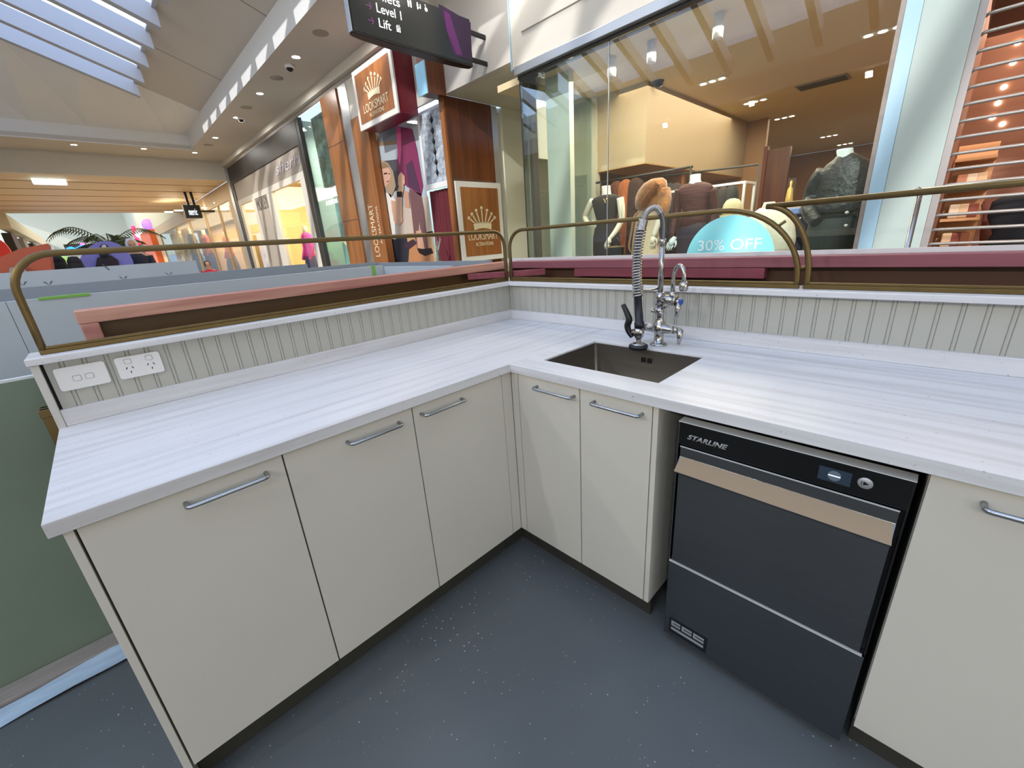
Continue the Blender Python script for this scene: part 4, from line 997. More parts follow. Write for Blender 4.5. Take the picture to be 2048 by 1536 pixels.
# far-left things
rp_ = thing('red_shopfront', 'red arched shopfront with glowing lettering at the far left edge', 'shopfront', (-26, -4.4, 0))
a = at(0, 470, 'x', -24)
ar = [(-24, a.y-1.9, 0), (-24, a.y-1.9, 2.3)]+[(-24, a.y-.9+math.cos(t_)*1.0, 2.3+math.sin(t_)*.7) for t_ in [PI-PI*i/10 for i in range(11)]]+[(-24, a.y+.25, 0)]
MB().prism(ar, (.3, 0, 0)).build('arch', mat('red_arch', '#c0281c', .4), rp_)
MB().box(-23.69, -23.66, a.y-1.6, a.y-.15, 0, 2.0).build('warm_window', emis('warm_window_glow', '#f0c890', 1.2), rp_)
text('lettering', 'ET', (-23.65, a.y-1.2, 1.55), (0, 1, 0), (0, 0, 1), .9, .28, emis('cream_letters', '#ffe9b8', 2), rp_, .02)
for i, x_ in enumerate((-29, -34, -40)):
    tag(MB().box(x_-2.2, x_, -4.2, -3.9, 0, 3.2).build('dark_shopfront', M['dark'] if i != 1 else M['alug']), ['dark narrow shopfront beyond the red arch, nearest', 'grey shopfront in the middle of the far left row', 'dark narrow shopfront at the end of the far left row'][i], 'shopfront')
bo = thing('orange_booth', 'terracotta orange rounded booth structure beyond the hoardings', 'booth', (-8, -2.3, 0))
oc = mat('terracotta_panel', '#b8583a', .6)
q = [at(x_, y_, 'x', -8) for x_, y_ in ((-60, 560), (-40, 532), (10, 510), (38, 498), (95, 487), (105, 545), (110, 570))]
MB().prism(q, (-.8, 0, 0)).build('body', oc, bo)
q = [at(x_, y_, 'x', -7.95) for x_, y_ in ((18, 560), (20, 536), (46, 530), (55, 545), (60, 560))]
MB().prism(q, (.05, 0, 0)).build('grey_cushion', mat('grey_cushion', '#a39c94', .8), bo)
p = at(212, 540, 'x', -9.5); ll = thing('lilac_kiosk', 'rounded lilac booth with a dark-haired portrait panel', 'booth', (p.x, p.y, 0))
q = [at(212+58*math.cos(t_), 545-63*math.sin(t_), 'x', -9.5) for t_ in [PI*i/16 for i in range(17)]]
MB().prism([*q, (-9.5, q[-1].y, 0), (-9.5, q[0].y, 0)], (-1.2, 0, 0)).build('dome', mat('lilac_panel', '#7d78c0', .5), ll)
q = [at(208+11*math.cos(t_), 503-15*math.sin(t_), 'x', -9.48) for t_ in [2*PI*i/14 for i in range(14)]]; MB().prism(q, (.02, 0, 0)).build('portrait_hair', mat('dark_hair_print', '#171420', .6), ll)
q = [at(208+5.5*math.cos(t_), 497-8*math.sin(t_), 'x', -9.45) for t_ in [2*PI*i/14 for i in range(14)]]; MB().prism(q, (.01, 0, 0)).build('portrait_face', mat('pale_face_print', '#c9c4c8', .6), ll)
q = [at(x_, y_, 'x', -9.47) for x_, y_ in ((190, 540), (194, 516), (205, 511), (222, 511), (236, 520), (240, 540))]; MB().prism(q, (.01, 0, 0)).build('portrait_clothes', mat('dark_plum_print', '#21101f', .6), ll)
sc_ = thing('led_screen', 'bright blue LED advertising screen in the far concourse', 'screen', (-26, -1, 1))
q = [at(x_, y_, 'x', -26) for x_, y_ in ((126, 489), (172, 486), (172, 509), (136, 510))]
MB().prism(q, (-.3, 0, 0)).build('panel', M['dark'], sc_)
MB().box(-26.25, -26.1, q[0].y+.6, q[0].y+.8, -.03, min(v.z for v in q)).build('post', M['dark'], sc_)
q = [at(x_, y_, 'x', -25.98) for x_, y_ in ((132, 496), (142, 493), (150, 496), (160, 491), (170, 488), (171, 502), (158, 506), (140, 509))]
MB().prism(q, (.03, 0, 0)).build('picture', emis('blue_screen_glow', '#1f7cf0', 2.2), sc_)
q = [at(x_, y_, 'x', -25.96) for x_, y_ in ((160, 486), (170, 485.5), (170, 489), (160, 490))]; MB().prism(q, (.03, 0, 0)).build('pink_banner', emis('pink_screen_glow', '#ff60c8', 2), sc_)
p = at(106, 504, 'x', -20); tag(MB().lathe([(0, 1.9), (.4, 1.8), (.65, 1.5), (.6, .6), (.4, 0)], (-20, p.y, 0), seg=18).build('green_topiary', mat('green_foliage', '#6fa860', .8, noise=.2)), 'rounded light green bush behind the orange booth', 'plant')

# palm
pc = at(214, 474, 'x', -14.5)
pm_ = thing('potted_palm', 'palm with drooping feathery fronds in the middle of the concourse', 'palm', (pc.x, pc.y, 0))
lf = mat('palm_leaf', '#3c4a22', .6, noise=.2)
MB().tube([(pc.x, pc.y, 0), (pc.x+.03, pc.y, .8), (pc.x, pc.y, pc.z-.1)], [.09, .07, .06], 10).build('trunk', mat('palm_trunk', '#5a4a34', .9), pm_)
MB().lathe([(.3, 0), (.38, .45), (.34, .45), (.3, .4), (0, .4)], (pc.x, pc.y, 0), seg=18).build('pot', M['alug'], pm_)
for k in range(13):
    az = PI/2+2*PI*k/13+random.uniform(-.15, .15); L_ = [1.25, .7, .9, .6, 1.0, .7, 1.25, .75, .95, .6, .85, .7, .8][k]; rise = [.42, .12, .3, .05, .34, .1, .5, .08, .25, .12, .3, .06, .2][k]
    d_ = Vector((math.cos(az), math.sin(az), 0)); s_ = Vector((-d_.y, d_.x, 0)); m = MB(); pts = []
    for i in range(13):
        t_ = i/12; pts.append(Vector((pc.x, pc.y, pc.z-.22)) + d_*(L_*t_) + Vector((0, 0, rise*math.sin(t_*2.6)*1.1 - .12*t_*t_)))
    m.tube(pts, [.014*(1-i/14) for i in range(13)], 5)
    for i in range(2, 12):
        for f_ in (0, .5):
            b_ = pts[i].lerp(pts[i+1], f_) if i < 12 else pts[i]
            for sg_ in (-1, 1):
                ln = .30*math.sin(PI*min(1, (i+f_)/12.5))+.06
                tip = b_ + s_*sg_*ln*.75 + d_*ln*.45 + Vector((0, 0, -ln*.55)); mid = b_.lerp(tip, .5)+Vector((0, 0, .03)); w_ = d_*.012
                m.add([b_-w_, b_+w_, mid+w_, tip, mid-w_], [(0, 1, 2, 3, 4)])
    m.build('frond', lf, pm_)

# ================================================================== BOUTIQUE (clear glass front)
YG = 2.2
fac = thing('shop_fascia', 'tall pale gloss fascia panel over the boutique glass front', 'fascia', (-.2, 2.25, 3.05))
pg = mat('pale_gloss_fascia', '#c9c2b6', .22)
MB().box(-1.96, 3.6, YG-.03, YG+.14, 3.13, ZC-.001).build('panel', pg, fac)
MB().box(-1.80, 3.6, YG-.045, YG-.031, 3.42, 4.3).build('raised_panel', pg, fac, bevel=.003)
MB().box(-1.975, -1.961, YG-.04, YG+.14, 3.12, ZC-.001).build('end_trim', M['blueg'], fac)
MB().box(-1.90, 1.335, YG-.075, YG+.02, 3.05, 3.128).build('head_track', M['alu'], fac, bevel=.004)
MB().box(-1.90, 1.335, YG-.02, YG+.08, 3.02, 3.049).build('track_groove', M['dark'], fac)
bw = thing('shop_window', 'large clear boutique window with a thin vertical joint', 'window', (-.3, YG, 0))
MB().box(-1.88, -.742, YG-.005, YG+.005, .1, 3.019).build('glass_pane', M['glass'], bw)
MB().box(-.736, 1.333, YG-.005, YG+.005, .1, 3.019).build('glass_pane', M['glass'], bw)
MB().box(-.742, -.736, YG-.006, YG+.006, .1, 3.019).build('joint', M['silver'], bw)
MB().box(-1.885, -1.875, YG+.006, 3.55, .1, 3.04).build('side_pane', M['glassg'], bw)
MB().box(-1.892, -1.884, YG-.008, YG+.004, 0, 3.04).build('corner_post', M['dark'], bw)
MB().box(-1.83, -1.78, 2.24, 2.34, 0, 3.04).build('inner_post', mat('bronze_channel', '#5c534c', .3, .6), bw)
MB().box(-1.90, 1.335, YG-.03, YG+.05, 0, .10).build('sill', M['alu'], bw)
dc = thing('window_decal', 'turquoise round window decal reading 30% OFF', 'decal', (.48, YG-.007, .7))
MB().lathe([(0, 0), (.362, 0), (.362, .001), (0, .001)], (.480, YG-.0075, 1.068), 'y', 64).build('disc', mat('turquoise_vinyl', '#86d6da', .45), dc)
a = at(1396, 506, 'y', YG); b = at(1522, 500, 'y', YG)
text('lettering', '30% OFF', (a.x, YG-.0080, 1.150), (1, 0, 0), (0, 0, 1), b.x-a.x, .088, mat('white_vinyl', '#e8f4f4', .5), dc, .0008)

struct(MB().box(-2.4, 1.42, YG+.145, 13, 3.05, 3.12).build('ceiling', mat('boutique_ceiling', '#cbb993', .7)))
struct(MB().box(-2.4, -1.81, 3.56, 3.66, 0, 3.049).build('wall_boutique_pier', M['cream']))
struct(MB().box(-1.775, -1.44, 2.50, 2.58, 0, 3.049).build('wall_boutique_column', mat('pale_green_column', '#b7c2b4', .4)))
bt_ = mat('boutique_taupe', '#b09a78', .6)
struct(MB().box(-2.5, 1.42, 13, 13.1, 0, 3.049).build('wall_boutique_back', mat('boutique_brown_wall', '#94673c', .6)))
struct(MB().box(-2.5, -2.4, 3.67, 13, 0, 3.049).build('wall_boutique_left', bt_))
struct(MB().box(1.425, 1.68, YG+.145, 13, 0, 3.12).build('wall_boutique_right', mat('boutique_right_wall', '#8a6a48', .6)))
struct(MB().box(-2.4, 1.42, YG+.06, 13, -.03, .0).build('floor', mat('boutique_floor', '#8d7a60', .3)))
bk = thing('boxed_bulkhead', 'boxed taupe bulkhead hanging from the boutique ceiling', 'bulkhead', (-1.45, 5, 2.17))
MB().box(-1.805, -1.10, 3.60, 7.15, 2.17, 3.048).build('box', mat('boutique_box_paint', '#a8987c', .5), bk)
MB().box(-1.803, -1.102, 3.602, 7.15, 2.160, 2.169).build('soffit_board', mat('soffit_timber', '#b98f52', .5), bk)
struct(MB().box(-2.39, -1.2, 4.9, 5.0, 0, 2.159).build('wall_boutique_alcove', mat('alcove_brown', '#8d5c34', .6)))
pf_ = tag(MB().box(-1.40, 1.32, 2.30, 3.30, 0.001, .30).build('display_platform', M['whitep'], bevel=.005), 'low white display platform behind the boutique glass', 'platform')
dr = thing('timber_door', 'tall brown timber door at the rear of the boutique', 'door', (.3, 7.0, 0))
a = at(1537, 300, 'y', 7.2); b = at(1580, 310, 'y', 7.2)
MB().box(a.x, b.x, 7.2, 7.26, 0, a.z).build('leaf', M['oakd'], dr); MB().box(a.x-.06, a.x-.005, 7.17, 7.27, 0, a.z+.06).build('jamb', mat('rust_jamb', '#6e2f14', .5), dr)
tag(MB().box(a.x-1.4, a.x-.061, 7.2, 7.3, 0, 3.048).build('partition_screen', mat('tan_screen', '#a07a50', .5)), 'tan partition screen at the back of the boutique beside the door', 'partition')

# ceiling lamps in the boutique
cy0 = None
for (px, py), nm in zip(((1224, 118), (1304, 90), (1438, 38)), ('white cylinder ceiling spotlight nearest the left of the boutique window', 'middle white cylinder ceiling spotlight by the window joint', 'white cylinder ceiling spotlight right of the window joint')):
    yy = 2.62; p = at(px, py, 'y', yy)
    if cy0 is None:
        cy0 = thing('cylinder_spotlight', nm, 'ceiling light', (p.x, yy, 3.049), 'cylinder spotlights')
        MB().lathe([(.0, 0), (.042, 0), (.042, -.17), (.036, -.175)], (p.x, yy, 3.049), seg=20).build('housing', M['whitep'], cy0)
        MB().lathe([(0, -.172), (.034, -.172)], (p.x, yy, 3.049), seg=16).build('lamp', M['lamp'], cy0)
    else: dup(cy0, (p.x, yy, 3.049), nm)
tr0 = None
tl_ = [((1425, 162), 'nearest row of three ceiling spots, left in the boutique'), ((1510, 203), 'second row of three ceiling spots in the boutique'), ((1569, 235), 'third row of three ceiling spots in the boutique'), ((1658, 272), 'far row of three ceiling spots, deep in the boutique'), ((1766, 62), 'pair of ceiling spots beside the pale column'), ((1690, 288), 'faint distant row of spots above the tall dark mannequin')]
for (px, py), nm in tl_:
    p = at(px, py, 'z', 3.045); s_ = 1
    if tr0 is None:
        tr0 = thing('triple_downlight', nm, 'ceiling light', (p.x, p.y, 3.049), 'triple ceiling spots')
        MB().box(p.x-.17, p.x+.17, p.y-.06, p.y+.06, 3.040, 3.0488).build('frame', M['whitep'], tr0)
        for dx in (-.11, 0, .11): MB().lathe([(0, -.002), (.036, -.002)], (p.x+dx, p.y, 3.040), seg=14).build('lamp', M['lamp'], tr0)
    else: dup(tr0, (p.x, p.y, 3.049), nm)
a = at(1645, 165, 'z', 3.045); vn = thing('air_vent', 'dark linear air vent in the boutique ceiling', 'vent', (a.x, a.y, 3.049))
MB().box(a.x-.28, a.x+.28, a.y-.16, a.y+.16, 3.036, 3.048).build('frame', M['alug'], vn)
for i in range(3): MB().box(a.x-.26, a.x+.26, a.y-.12+i*.09, a.y-.07+i*.09, 3.030, 3.0355).build('slot', M['dark'], vn)
p = at(1316, 172, 'z', 3.0); tag(MB().lathe([(0, -.07), (.05, -.05), (.07, 0), (0, 0)], (p.x, p.y, 3.049), seg=16).build('dome_camera', M['blackgloss']), 'small dark dome camera at the corner of the boxed bulkhead', 'security camera')

# ---- mannequins
def J(px, py, y): return at(px, py, 'y', y)
def hand(m, w, d, size=.075, spread=1):
    """palm, four unequal bent fingers and a thumb from wrist w along d"""
    w = Vector(w); d = Vector(d).normalized(); s = d.cross(Vector((0, 1, 0)))
    if s.length < .1: s = Vector((1, 0, 0))
    s.normalize(); n = s.cross(d)
    m.tube([w-d*.01, w+d*size*.45, w+d*size*.95], [size*.26, size*.40, size*.34], 10)
    for i, (o, l) in enumerate(((-.34, .72), (-.12, .88), (.12, .82), (.34, .62))):
        b = w+d*size*.85+s*size*o; k1 = b+d*size*l*.5+n*size*.06; k2 = b+d*size*l+n*size*.22
        m.tube([b, k1, k2], [size*.115, size*.10, size*.07], 7)
    b = w+d*size*.25+s*size*.36*spread; m.tube([b, b+d*size*.35+s*size*.28*spread, b+d*size*.72+s*size*.30*spread], [size*.13, size*.11, size*.08], 7)
def rows(rs, y, k=.62, dy=0):
    o = []
    for r in rs:
        a, b = J(r[0], r[2], y), J(r[1], r[2], y); kk = r[3] if len(r) > 3 else k
        o.append(((a.x+b.x)/2, y+dy, (a.z+b.z)/2, (b.x-a.x)/2, (b.x-a.x)/2*kk))
    return o
def limb(m, pts, rad, y, dys=None, seg=12):
    P = [J(p[0], p[1], y)+Vector((0, (dys[i] if dys else 0), 0)) for i, p in enumerate(pts)]
    Q = cat(P, 4); R = []
    for i in range(len(Q)):
        t_ = i/(len(Q)-1)*(len(rad)-1); k = min(int(t_), len(rad)-2); R.append(rad[k]+(rad[k+1]-rad[k])*(t_-k))
    m.tube(Q, R, seg); return P
def neck(m, top, base, y, r=.052):
    a, b = J(*top, y), J(*base, y); m.loft([(b.x, y, b.z-.06, .12, .07), (b.x, y, b.z-.01, .075, .058), (b.x, y, b.z+.03, r, r*.95), (a.x, y, a.z-.01, r, r*.92), (a.x, y, a.z, r*.96, r*.88)], 18)
def mq(name, label, px, py, y, cat_='mannequin'):
    p = J(px, py, y); return thing(name, label, cat_, (p.x, y, .30))
dbrown = mat('dark_brown_dress_fabric', '#261e1a', .85, noise=.15, nscale=30, stretch=(4, 4, 1))

# M1 sleeveless dark dress
y = 2.78; t = mq('mannequin', 'headless mannequin in a sleeveless dark brown dress with one hand on its hip', 1215, 500, y)
m = MB(); neck(m, (1212, 372), (1213, 392), y)
P = limb(m, [(1186, 402), (1176, 415), (1166, 432), (1172, 440), (1186, 449)], [.043, .040, .034, .030, .022], y, [0, .02, .05, .0, -.07]); hand(m, P[-1], (1, .1, -.1))
P = limb(m, [(1240, 396), (1243, 420), (1243, 440), (1236, 462), (1229, 476)], [.043, .041, .033, .030, .021], y, [0, 0, 0, -.05, -.10]); hand(m, P[-1], (-.45, -.2, -1))
c_ = J(1214, 500, y)
m.loft([(c_.x-.09, y, .32, .05, .09), (c_.x-.09, y, .36, .035, .04), (c_.x-.09, y, .75, .055, .06), (c_.x-.09, y, 1.0, .07, .08)], 12).loft([(c_.x+.09, y, .32, .05, .09), (c_.x+.09, y, .36, .035, .04), (c_.x+.09, y, .75, .055, .06), (c_.x+.09, y, 1.0, .07, .08)], 12)
m.build('body', M['mann'], t)
m = MB(); m.loft([(*s[:3], s[3], s[4]) for s in rows([(1200, 1226, 390, .7), (1188, 1237, 394, .45), (1184, 1240, 399, .45), (1188, 1236, 413, .6), (1191, 1235, 425, .62), (1195, 1232, 440, .66), (1191, 1236, 458, .62), (1188, 1238, 475, .6), (1188, 1240, 500, .6), (1190, 1240, 530, .6), (1193, 1241, 590, .6)], y)], 28)
m.build('dress', dbrown, t)
a = J(1208, 395, y-.11); MB().tube([J(1204, 394, y-.07), J(1208, 399, y-.115), J(1210, 403, y-.122), J(1212, 399, y-.115), J(1216, 393, y-.07)], .003, 6).lathe([(0, .012), (.011, 0), (0, -.012)], J(1210, 405, y-.125), seg=10).build('necklace', mat('gold', '#d9b566', .25, 1), t)
hb = thing('handbag', 'small black box handbag hanging from the mannequin hand', 'bag', tuple(J(1232, 502, y-.12)))
p = J(1232, 500, y-.12); MB().box(p.x-.085, p.x+.085, y-.16, y-.08, p.z-.07, p.z+.03).build('bag_body', mat('black_leather', '#1c1d1c', .4), hb, bevel=.01); MB().box(p.x-.09, p.x+.09, y-.163, y-.077, p.z+.03, p.z+.045).build('flap_edge', mat('tan_piping', '#8a7350', .5), hb); MB().tube(arc((p.x-.01, y-.12, p.z+.045), .06, PI, 0, 10, (1, 0, 0), (0, 0, 1), .085), .008, 8).build('strap', bpy.data.materials['black_leather'], hb)

# M2 caramel fur jacket over a pale skirt
fur = mat('caramel_fur', '#a06a38', .95, noise=.45, nscale=14, bump=1, bscale=45, sheen=.5)
y = 2.72; t = mq('mannequin', 'mannequin in a caramel fur jacket and long pale beige skirt', 1300, 500, y)
m = MB(); P = limb(m, [(1328, 425), (1321, 446), (1314, 472)], [.04, .035, .024], y, [-.02, -.05, -.08]); hand(m, P[-1], (-.1, -.1, -1))
m.loft(rows([(1276, 1300, 410), (1277, 1305, 430)], y), 16); m.build('body', M['mann'], t)
m = MB(); m.loft(rows([(1303, 1325, 357, .8), (1290, 1332, 364, .8), (1280, 1333, 376, .75), (1273, 1332, 390, .7), (1272, 1334, 402, .66), (1273, 1328, 413, .6), (1277, 1316, 420, .6)], y), 24)
limb(m, [(1328, 380), (1331, 398), (1331, 418), (1328, 432)], [.065, .07, .065, .05], y, [0, -.02, -.04, -.06]); m.build('fur_jacket', fur, t)
m = MB(); limb(m, [(1316, 366), (1303, 385), (1290, 402), (1287, 416)], [.03, .036, .034, .02], y-.14); m.build('fur_collar', mat('deep_caramel_fur', '#875226', .95, noise=.3, nscale=26, bump=.9, bscale=60), t)
MB().loft(rows([(1277, 1312, 420, .6), (1274, 1314, 432, .6), (1270, 1316, 452, .6), (1266, 1318, 480, .6), (1263, 1320, 520, .6), (1262, 1322, 590, .6)], y), 26).build('skirt', mat('pale_beige_skirt', '#c9b594', .7, noise=.05, nscale=10), t)
m = MB(); limb(m, [(1277, 424), (1268, 436), (1263, 462), (1258, 492), (1262, 505)], [.012, .014, .012, .012, .004], y-.12, seg=6); m.build('scarf_tie', mat('rose_beige_tie', '#b78c6c', .7), t)

# M3 maroon top and plum draped skirt
mar = mat('maroon_ruched_jersey', '#4a2019', .7, noise=.25, nscale=6, stretch=(1, 1, 7), bump=.6, bscale=9)
plum = mat('plum_draped_skirt', '#30202a', .7, noise=.2, nscale=5, stretch=(9, 9, 1), bump=.6, bscale=8)
y = 2.74; t = mq('mannequin', 'headless mannequin in a long-sleeved maroon ruched top and plum draped skirt', 1385, 500, y)
m = MB(); neck(m, (1391, 349), (1390, 368), y, .05)
hand(m, J(1349, 475, y-.06), (-.55, -.1, -1), .085); m.build('body', M['mannw'], t)
m = MB(); m.loft(rows([(1372, 1408, 366, .55), (1360, 1420, 371, .42), (1355, 1426, 378, .42), (1358, 1422, 392, .55), (1362, 1417, 406, .6), (1366, 1414, 420, .62), (1364, 1413, 436, .62), (1359, 1412, 452, .6)], y), 28)
limb(m, [(1360, 380), (1354, 402), (1352, 424), (1351, 448), (1350, 474)], [.050, .043, .037, .034, .028], y, [0, .01, .02, -.03, -.06]); limb(m, [(1421, 380), (1424, 402), (1424, 424), (1421, 446), (1416, 462)], [.050, .043, .037, .034, .028], y, [0, .03, .05, .03, 0]); m.build('long_sleeved_top', mar, t)
MB().loft(rows([(1362, 1413, 446, .6), (1358, 1414, 458, .6), (1355, 1412, 475, .58), (1354, 1410, 500, .56), (1355, 1408, 530, .56), (1356, 1405, 590, .56)], y), 28).build('skirt', plum, t)

# M6 tall dark mannequin
dk = mat('black_embroidered_coat', '#1c1f1e', .4, noise=.9, nscale=26, bump=1, bscale=30)
y = 2.56; t = mq('mannequin', 'tall mannequin in black embroidered top and long dark green skirt beside the column', 1680, 500, y)
m = MB(); neck(m, (1690, 298), (1690, 322), y, .052); m.build('body', M['mannw'], t)
m = MB(); m.loft(rows([(1676, 1710, 308, .75), (1668, 1722, 315, .62), (1652, 1738, 326, .48), (1640, 1750, 340, .46), (1634, 1752, 362, .5), (1632, 1746, 388, .52), (1626, 1740, 408, .54), (1616, 1738, 434, .54)], y), 28)
limb(m, [(1650, 342), (1632, 368), (1622, 396), (1622, 422), (1640, 444)], [.062, .066, .066, .06, .045], y, [0, .02, .04, -.04, -.12]); limb(m, [(1738, 340), (1738, 375), (1728, 410), (1712, 432)], [.05, .045, .04, .03], y, [0, .02, 0, -.08]); m.build('embroidered_top', dk, t)
MB().loft(rows([(1624, 1732, 425, .55), (1616, 1728, 450, .55), (1608, 1724, 480, .55), (1600, 1720, 520, .55), (1590, 1712, 600, .55)], y), 28).build('skirt', mat('dark_green_skirt', '#1d2826', .6, noise=.2, nscale=5, stretch=(8, 8, 1)), t)
m = MB()
for (px, py) in ((1695, 397), (1694, 425), (1692, 451)): m.lathe([(0, .012), (.011, .006), (.013, 0), (.011, -.006), (0, -.012)], J(px, py, y-.20), seg=12)
m.build('buttons', M['whitep'], t)

# M5 cream jacket bust
y = 2.70; t = mq('dress_form', 'torso form in a puffy cream jacket right of the turquoise decal', 1540, 500, y, 'mannequin')
MB().loft(rows([(1528, 1550, 404, .8), (1526, 1552, 410, .8), (1522, 1556, 416, .8)], y), 18).build('collar', mat('cream_wool', '#d8cfb8', .9, bump=.4), t)
MB().loft(rows([(1520, 1556, 415, .7), (1506, 1572, 424, .6), (1497, 1584, 440, .6), (1494, 1590, 458, .62), (1494, 1592, 478, .62), (1500, 1588, 496, .6), (1506, 1580, 506, .6)], y), 26).build('cream_jacket', mat('cream_jacket_wool', '#ddd5be', .9, noise=.08, nscale=20, bump=.5), t)
c_ = J(1545, 500, y); MB().loft([(c_.x, y, .302, .14, .14), (c_.x, y, .33, .13, .13), (c_.x, y, .34, .02, .02), (c_.x, y, c_.z+.02, .02, .02)], 16).build('stand', M['alu'], t)
y = 2.95; p = J(1465, 428, y); t = thing('quilted_bag', 'cream quilted rounded bag on a slim plinth behind the decal', 'bag', (p.x, y, p.z-.10))
MB().loft(rows([(1444, 1488, 428, .5), (1444, 1487, 418, .5), (1447, 1484, 408, .5), (1453, 1478, 400, .5), (1460, 1470, 397, .5)], y), 12).build('bag_body', mat('cream_quilted', '#d2c79c', .8, bump=.4, bscale=14), t)
MB().box(J(1444, 430, y).x, J(1488, 430, y).x, y-.06, y+.06, p.z-.02, p.z-.004).build('base_band', mat('cream_band', '#c9bd90', .6), t)
tag(MB().box(J(1448, 430, y).x, J(1484, 430, y).x, y-.10, y+.10, .301, p.z-.021).build('display_plinth', M['whitep']), 'slim white plinth under the cream quilted bag', 'plinth')
y = 2.82; p = J(1592, 440, y); t = thing('denim_bag', 'blue denim tote hanging beside the tall dark mannequin', 'bag', (p.x, y, 1.0))
a = J(1570, 418, y); b = J(1614, 470, y); MB().box(a.x, b.x, y-.03, y+.05, b.z-.12, a.z-.05).build('bag_body', mat('denim', '#262b45', .8, noise=.2, nscale=30), t, bevel=.01); MB().box(a.x, b.x, y-.034, y+.054, a.z-.05, a.z).build('fold_over_top', mat('light_denim', '#6f86b8', .8), t, bevel=.008)
for px, py in ((1601, 437), (1602, 456)): MB().lathe([(0, -.004), (.011, -.003), (.012, 0)], J(px, py, y-.033), 'y', 12).build('stud', M['chrome'], t)
tag(MB().box(a.x+.02, b.x-.02, y-.02, y+.04, .301, b.z-.121).build('display_plinth', mat('navy_plinth', '#191b29', .6)), 'dark navy plinth under the denim tote', 'plinth')

# racks of clothes
def garment(x, y, ztop, L_, w_, col, m_=None, d_=.10):
    m = MB(); m.loft([(x, y, ztop, .03, .03), (x, y, ztop-.04, w_*.8, d_*.6), (x, y, ztop-.10, w_, d_*.8), (x, y, ztop-.35, w_*.85, d_), (x, y, ztop-L_*.7, w_*.95, d_*1.1), (x, y, ztop-L_, w_, d_*1.15)], 14)
    return m
furs = [mat('brown_fur', '#4a2612', .95, noise=.4, nscale=14, bump=1, bscale=50), mat('rust_fur', '#8a4a20', .95, noise=.35, nscale=9, stretch=(4, 4, 1), bump=1, bscale=50), mat('dark_fur', '#2e190c', .95, noise=.4, nscale=14, bump=1, bscale=50)]
rk = thing('clothes_rail', 'wall rail carrying long brown fur coats at the back left of the boutique', 'clothes rail', (-1.2, 3.5, 0))
p0 = J(1200, 347, 3.5); p1 = J(1300, 352, 3.5)
MB().tube([(-1.78, 3.52, 2.02), (-.45, 3.52, 2.02)], .014, 8).tube([(-.47, 3.52, 0), (-.47, 3.52, 2.02)], .014, 8).tube([(-1.70, 3.52, 0), (-1.70, 3.52, 2.02)], .014, 8).build('rail', M['dark'], rk)
for i, (px, top, L_, w_, fi, nm) in enumerate(((1233, 352, 1.2, .115, 0, 'dark brown fur coat leftmost on the wall rail'), (1252, 348, 1.5, .12, 1, 'rust brown long fur coat in the middle of the wall rail'), (1272, 344, 1.35, .12, 2, 'very dark fur coat on the wall rail, touching the caramel jacket'))):
    p = J(px, top, 3.5); g = garment(p.x, 3.5+i*.001, min(p.z, 2.0), L_, w_, None)
    o = g.build('fur_coat', furs[fi]); tag(o, nm, 'coat', 'fur coats on the wall rail')
y = 3.25; rk = thing('garment_rack', 'white square-tube garment rack right of the maroon mannequin', 'clothes rack', (0, y, 0))
z = 1.77; xa = J(1330, 378, y).x-.3; xb = J(1490, 362, y).x; xc = xb+.10
MB().box(xa, xb+.012, y-.012, y+.012, z-.024, z).box(xb-.012, xb+.012, y-.012, y+.012, .302, z-.0245).box(xa, xa+.024, y-.012, y+.012, .302, z-.0245).box(xb-.012, xb+.012, y+.0125, y+.30, z-.024, z).box(xb-.012, xb+.012, y+.301, y+.325, .01, z).build('frame', M['whitep'], rk, bevel=.002)
for i, (px, L_, cc, nm) in enumerate(((1432, .9, '#1c1613', 'black dress on the white rack nearest the maroon mannequin'), (1448, .8, '#2a211c', 'dark brown dress in the middle of the white rack'), (1464, .75, '#24231f', 'charcoal dress at the right end of the white rack'))):
    p = J(px, 374, y); tag(garment(p.x, y+.001*i, z-.03, L_, .07, None).build('dress', mat('rack_fabric_%d' % i, cc, .85)), nm, 'dress', 'dresses on the white rack')
for i, (px, cc, nm) in enumerate(((1300, '#241a18', 'dark garment right behind the caramel fur jacket'), (1318, '#3a2c26', 'second dark garment behind the caramel fur jacket'), (1338, '#1f1a1a', 'dark garment left of the maroon mannequin neck'), (1352, '#2c2220', 'dark garment behind the maroon mannequin shoulder'))):
    p = J(px, 366, 4.0); tag(garment(p.x, 4.0+.001*i, p.z, .9, .10, None).build('garment', mat('hung_fabric_%d' % i, cc, .85)), nm, 'garment', 'dark garments behind the mannequins')
MB_ = MB().tube([(-1.1, 4.03, 2.03), (.1, 4.03, 1.99)], .012, 8).tube([(.1, 4.03, 0), (.1, 4.03, 1.99)], .012, 8).tube([(-1.08, 4.03, 0), (-1.08, 4.03, 2.03)], .012, 8)
tag(MB_.build('clothes_rail', M['dark']), 'dark free-standing rail of garments deep behind the mannequins', 'clothes rail')
y = 3.0; t = thing('tassel_lamp', 'gold tassel ornament on a dark panel deep in the boutique', 'ornament', (J(1581, 400, y).x, y, 1.3))
p = J(1581, 385, y); MB().box(p.x-.03, p.x+.03, y, y+.02, p.z-.02, p.z+.12).build('back_panel', mat('dark_brown_panel', '#3f2613', .5), t)
MB().lathe([(0, .10), (.012, .09), (.008, .05), (.022, .03), (.03, -.05), (.034, -.10), (0, -.10)], (p.x, y-.02, p.z), seg=12).build('tassel', mat('gold_thread', '#c2a258', .5, .4), t)
tag(MB().box(p.x-.05, p.x+.25, y-.08, y+.15, .301, p.z-.101).build('display_counter', mat('pale_glass_counter', '#b9a48c', .3)), 'pale display counter under the gold tassel ornament', 'counter')

